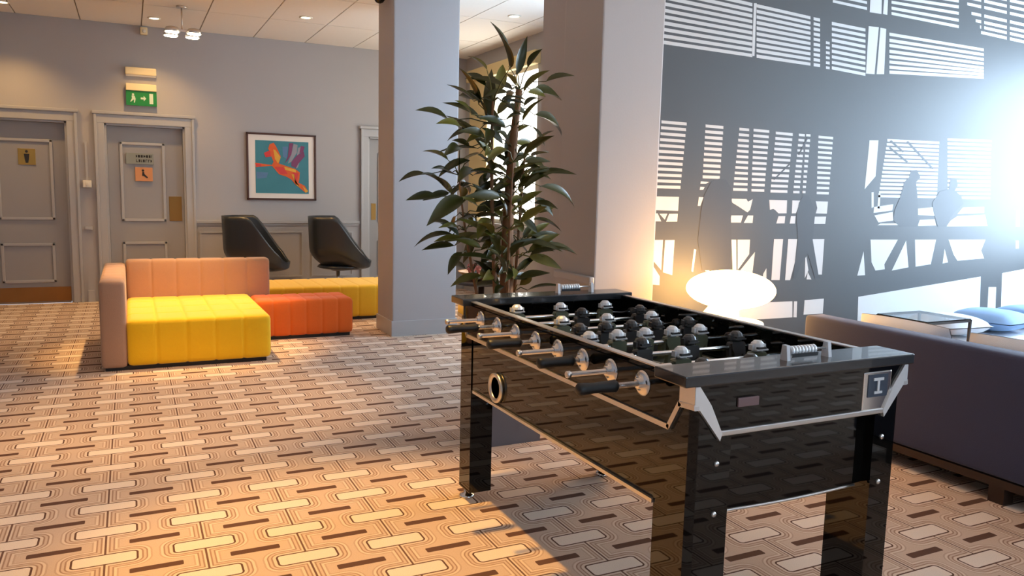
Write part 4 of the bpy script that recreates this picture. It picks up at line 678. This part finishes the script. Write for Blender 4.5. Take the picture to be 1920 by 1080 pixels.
# bowl of dried leaves on a low table behind the plant
bt = thing('side_table', 'small brown round side table behind the potted plant', 'table', (3.1, 7.05, 0))
MB().lathe([(0, .45), (.29, .45), (.30, .44), (.30, .425), (.29, .415), (0, .415)], (3.1, 7.05, 0), 32).build('table_top', M['walnut'], bt)
MB().tube([(3.1, 7.05, .02), (3.1, 7.05, .42)], .03, 12).build('column', M['walnut'], bt); MB().lathe([(.2, 0), (.2, .012), (.03, .03)], (3.1, 7.05, 0), 28).build('base', M['walnut'], bt)
bo = thing('bowl', 'tan wooden bowl heaped with reddish dried leaves behind the plant', 'bowl', (3.1, 7.05, .45))
MB().lathe([(.06, .45), (.15, .47), (.23, .53), (.235, .535), (.22, .53), (.14, .485), (0, .48)], (3.1, 7.05, 0), 32).build('bowl_body', mat('tan_bowl', sRGB(196, 140, 78), .45, noise=(12, .15)), bo)
dl = MB(); random.seed(5)
for k in range(60):
    a, r_ = random.uniform(0, 6.28), random.uniform(0, .19); c = Vector((3.1+r_*math.cos(a), 7.05+r_*math.sin(a), .52+random.uniform(0, .09)*(1-r_*2)))
    u = Vector((random.uniform(-1, 1), random.uniform(-1, 1), random.uniform(-.5, .8))).normalized()*.05; v = u.orthogonal().normalized()*.02
    dl.add([c-u, c+v, c+u, c-v+Vector((0, 0, .012))], [(0, 1, 2), (0, 2, 3)])
o = dl.build('dried_leaves', mat('dried_leaf', sRGB(134, 66, 52), .7, noise=(9, .3)), bo); o['kind'] = 'stuff'
# ------------------------------------------------------------------ lounge area on the right
sr = thing('lounge_sofa', 'plum grey sofa seen from behind beside the games table', 'sofa', (3.75, 2.1, 0))
quilt(3.40, 3.54, .25, 3.205, .115, .672, [], [], r=.022).build('back', M['plum'], sr)
quilt(3.50, 4.20, .26, .42, .115, .52, [], [], r=.025).build('arm', M['plum'], sr)
quilt(3.56, 4.20, .42, 3.20, .115, .40, [], [1.35, 2.28], r=.03).build('seat', M['plum'], sr)
MB().box(3.405, 4.19, .26, 3.195, .075, .112).build('base_rail', M['walnut'], sr)
for x in (3.41, 4.10):
    for y in (.40, 2.02, 3.05): MB().box(x, x+.07, y, y+.07, 0, .08).build('foot', M['walnut'], sr)
def cushion(lab, x, y, z, sx, sy, sz, rz, ry, m_, g=None):
    b = MB(); n_ = 12
    def P(u, v, s_):
        e = (1-abs(u)**3.2)*(1-abs(v)**3.2); return Vector((u*sx/2*(1-.06*v*v), v*sy/2*(1-.06*u*u), s_*sz/2*max(.04, e**.55)))
    Mx = Matrix.Translation((x, y, z))@Matrix.Rotation(rz, 4, 'Z')@Matrix.Rotation(ry, 4, 'Y')
    for s_ in (1, -1):
        b.add([Mx@P(-1+2*i/n_, -1+2*j/n_, s_) for i in range(n_+1) for j in range(n_+1)], [(i*(n_+1)+j, i*(n_+1)+j+1, (i+1)*(n_+1)+j+1, (i+1)*(n_+1)+j) for i in range(n_) for j in range(n_)], 0, True)
    return tag(b.build('cushion', m_), lab, 'cushion', g)
cushion('pale cushion on the plum sofa, furthest from the camera', 3.72, 2.80, .553, .29, .56, .14, 0, R(78), M['pale'])
cushion('pale cushion on the plum sofa, nearer the camera', 3.72, 2.16, .553, .29, .56, .14, 0, R(78), M['pale'])
ws = thing('upholstered_bench', 'low white upholstered bench along the mural behind the plum sofa', 'bench', (5.6, 3.5, 0))
quilt(4.75, 6.9, 3.05, 3.90, .06, .43, [5.47, 6.19], [], r=.04).build('seat_block', M['pale'], ws)
MB().box(4.78, 6.87, 3.08, 3.88, 0, .065).build('plinth', M['dark_base'], ws)
cushion('blue cushion lying on the white bench, left one', 5.41, 3.42, .512, .44, .44, .14, R(10), R(0), M['blue'])
cushion('white cushion lying on the white bench beside a blue cushion', 4.93, 3.40, .51, .40, .40, .13, R(-6), R(0), M['pale'])
cushion('blue cushion at the right end of the white bench', 5.92, 3.42, .512, .44, .44, .14, R(-6), R(0), M['blue'])
gt = thing('glass_table', 'slim dark metal framed glass side table beside the white bench', 'table', (4.49, 3.24, 0))
gx0, gx1, gy0, gy1, gz = 4.25, 4.66, 3.06, 3.42, .60
MB().box(gx0, gx1, gy0, gy0+.014, gz-.014, gz).box(gx0, gx1, gy1-.014, gy1, gz-.014, gz).box(gx0, gx0+.014, gy0, gy1, gz-.014, gz).box(gx1-.014, gx1, gy0, gy1, gz-.014, gz).build('frame', M['dark_pl'], gt)
MB().box(gx0+.004, gx1-.004, gy0+.004, gy1-.004, gz, gz+.006).build('glass_top', mat('clear_glass', (.92, .97, 1, 1), .03, trans=1.0), gt)
for x, y in ((gx0, gy0), (gx1-.014, gy0), (gx0, gy1-.014), (gx1-.014, gy1-.014)): MB().box(x, x+.014, y, y+.014, 0, gz-.013).build('leg', M['dark_pl'], gt)
# glowing table lamp on a pedestal table near the mural
lt_ = thing('lamp_table', 'small round white table under the glowing lamp', 'table', (3.24, 3.64, 0))
MB().lathe([(0, .575), (.20, .575), (.205, .568), (.2, .555), (0, .555)], (3.24, 3.64, 0), 32).build('table_top', M['white'], lt_)
MB().tube([(3.24, 3.64, .02), (3.24, 3.64, .56)], .022, 12).build('column', M['satin'], lt_); MB().lathe([(.16, 0), (.16, .012), (.022, .024)], (3.24, 3.64, 0), 28).build('base', M['satin'], lt_)
tl = thing('table_lamp', 'glowing flattened globe table lamp in front of the mural', 'lamp', (3.24, 3.64, .575))
prof = [(.07, -.118)]+[(.262*math.cos(t), .115*math.sin(t)) for t in [R(-74+8*k) for k in range(21)]]+[(0, .115)]
MB().lathe(prof, (3.24, 3.64, .767), 40).build('glass_shade', M['glow'], tl)
MB().lathe([(.10, .0), (.10, .01), (.06, .02), (.055, .075)], (3.24, 3.64, .576), 28).build('lamp_base', M['white'], tl)
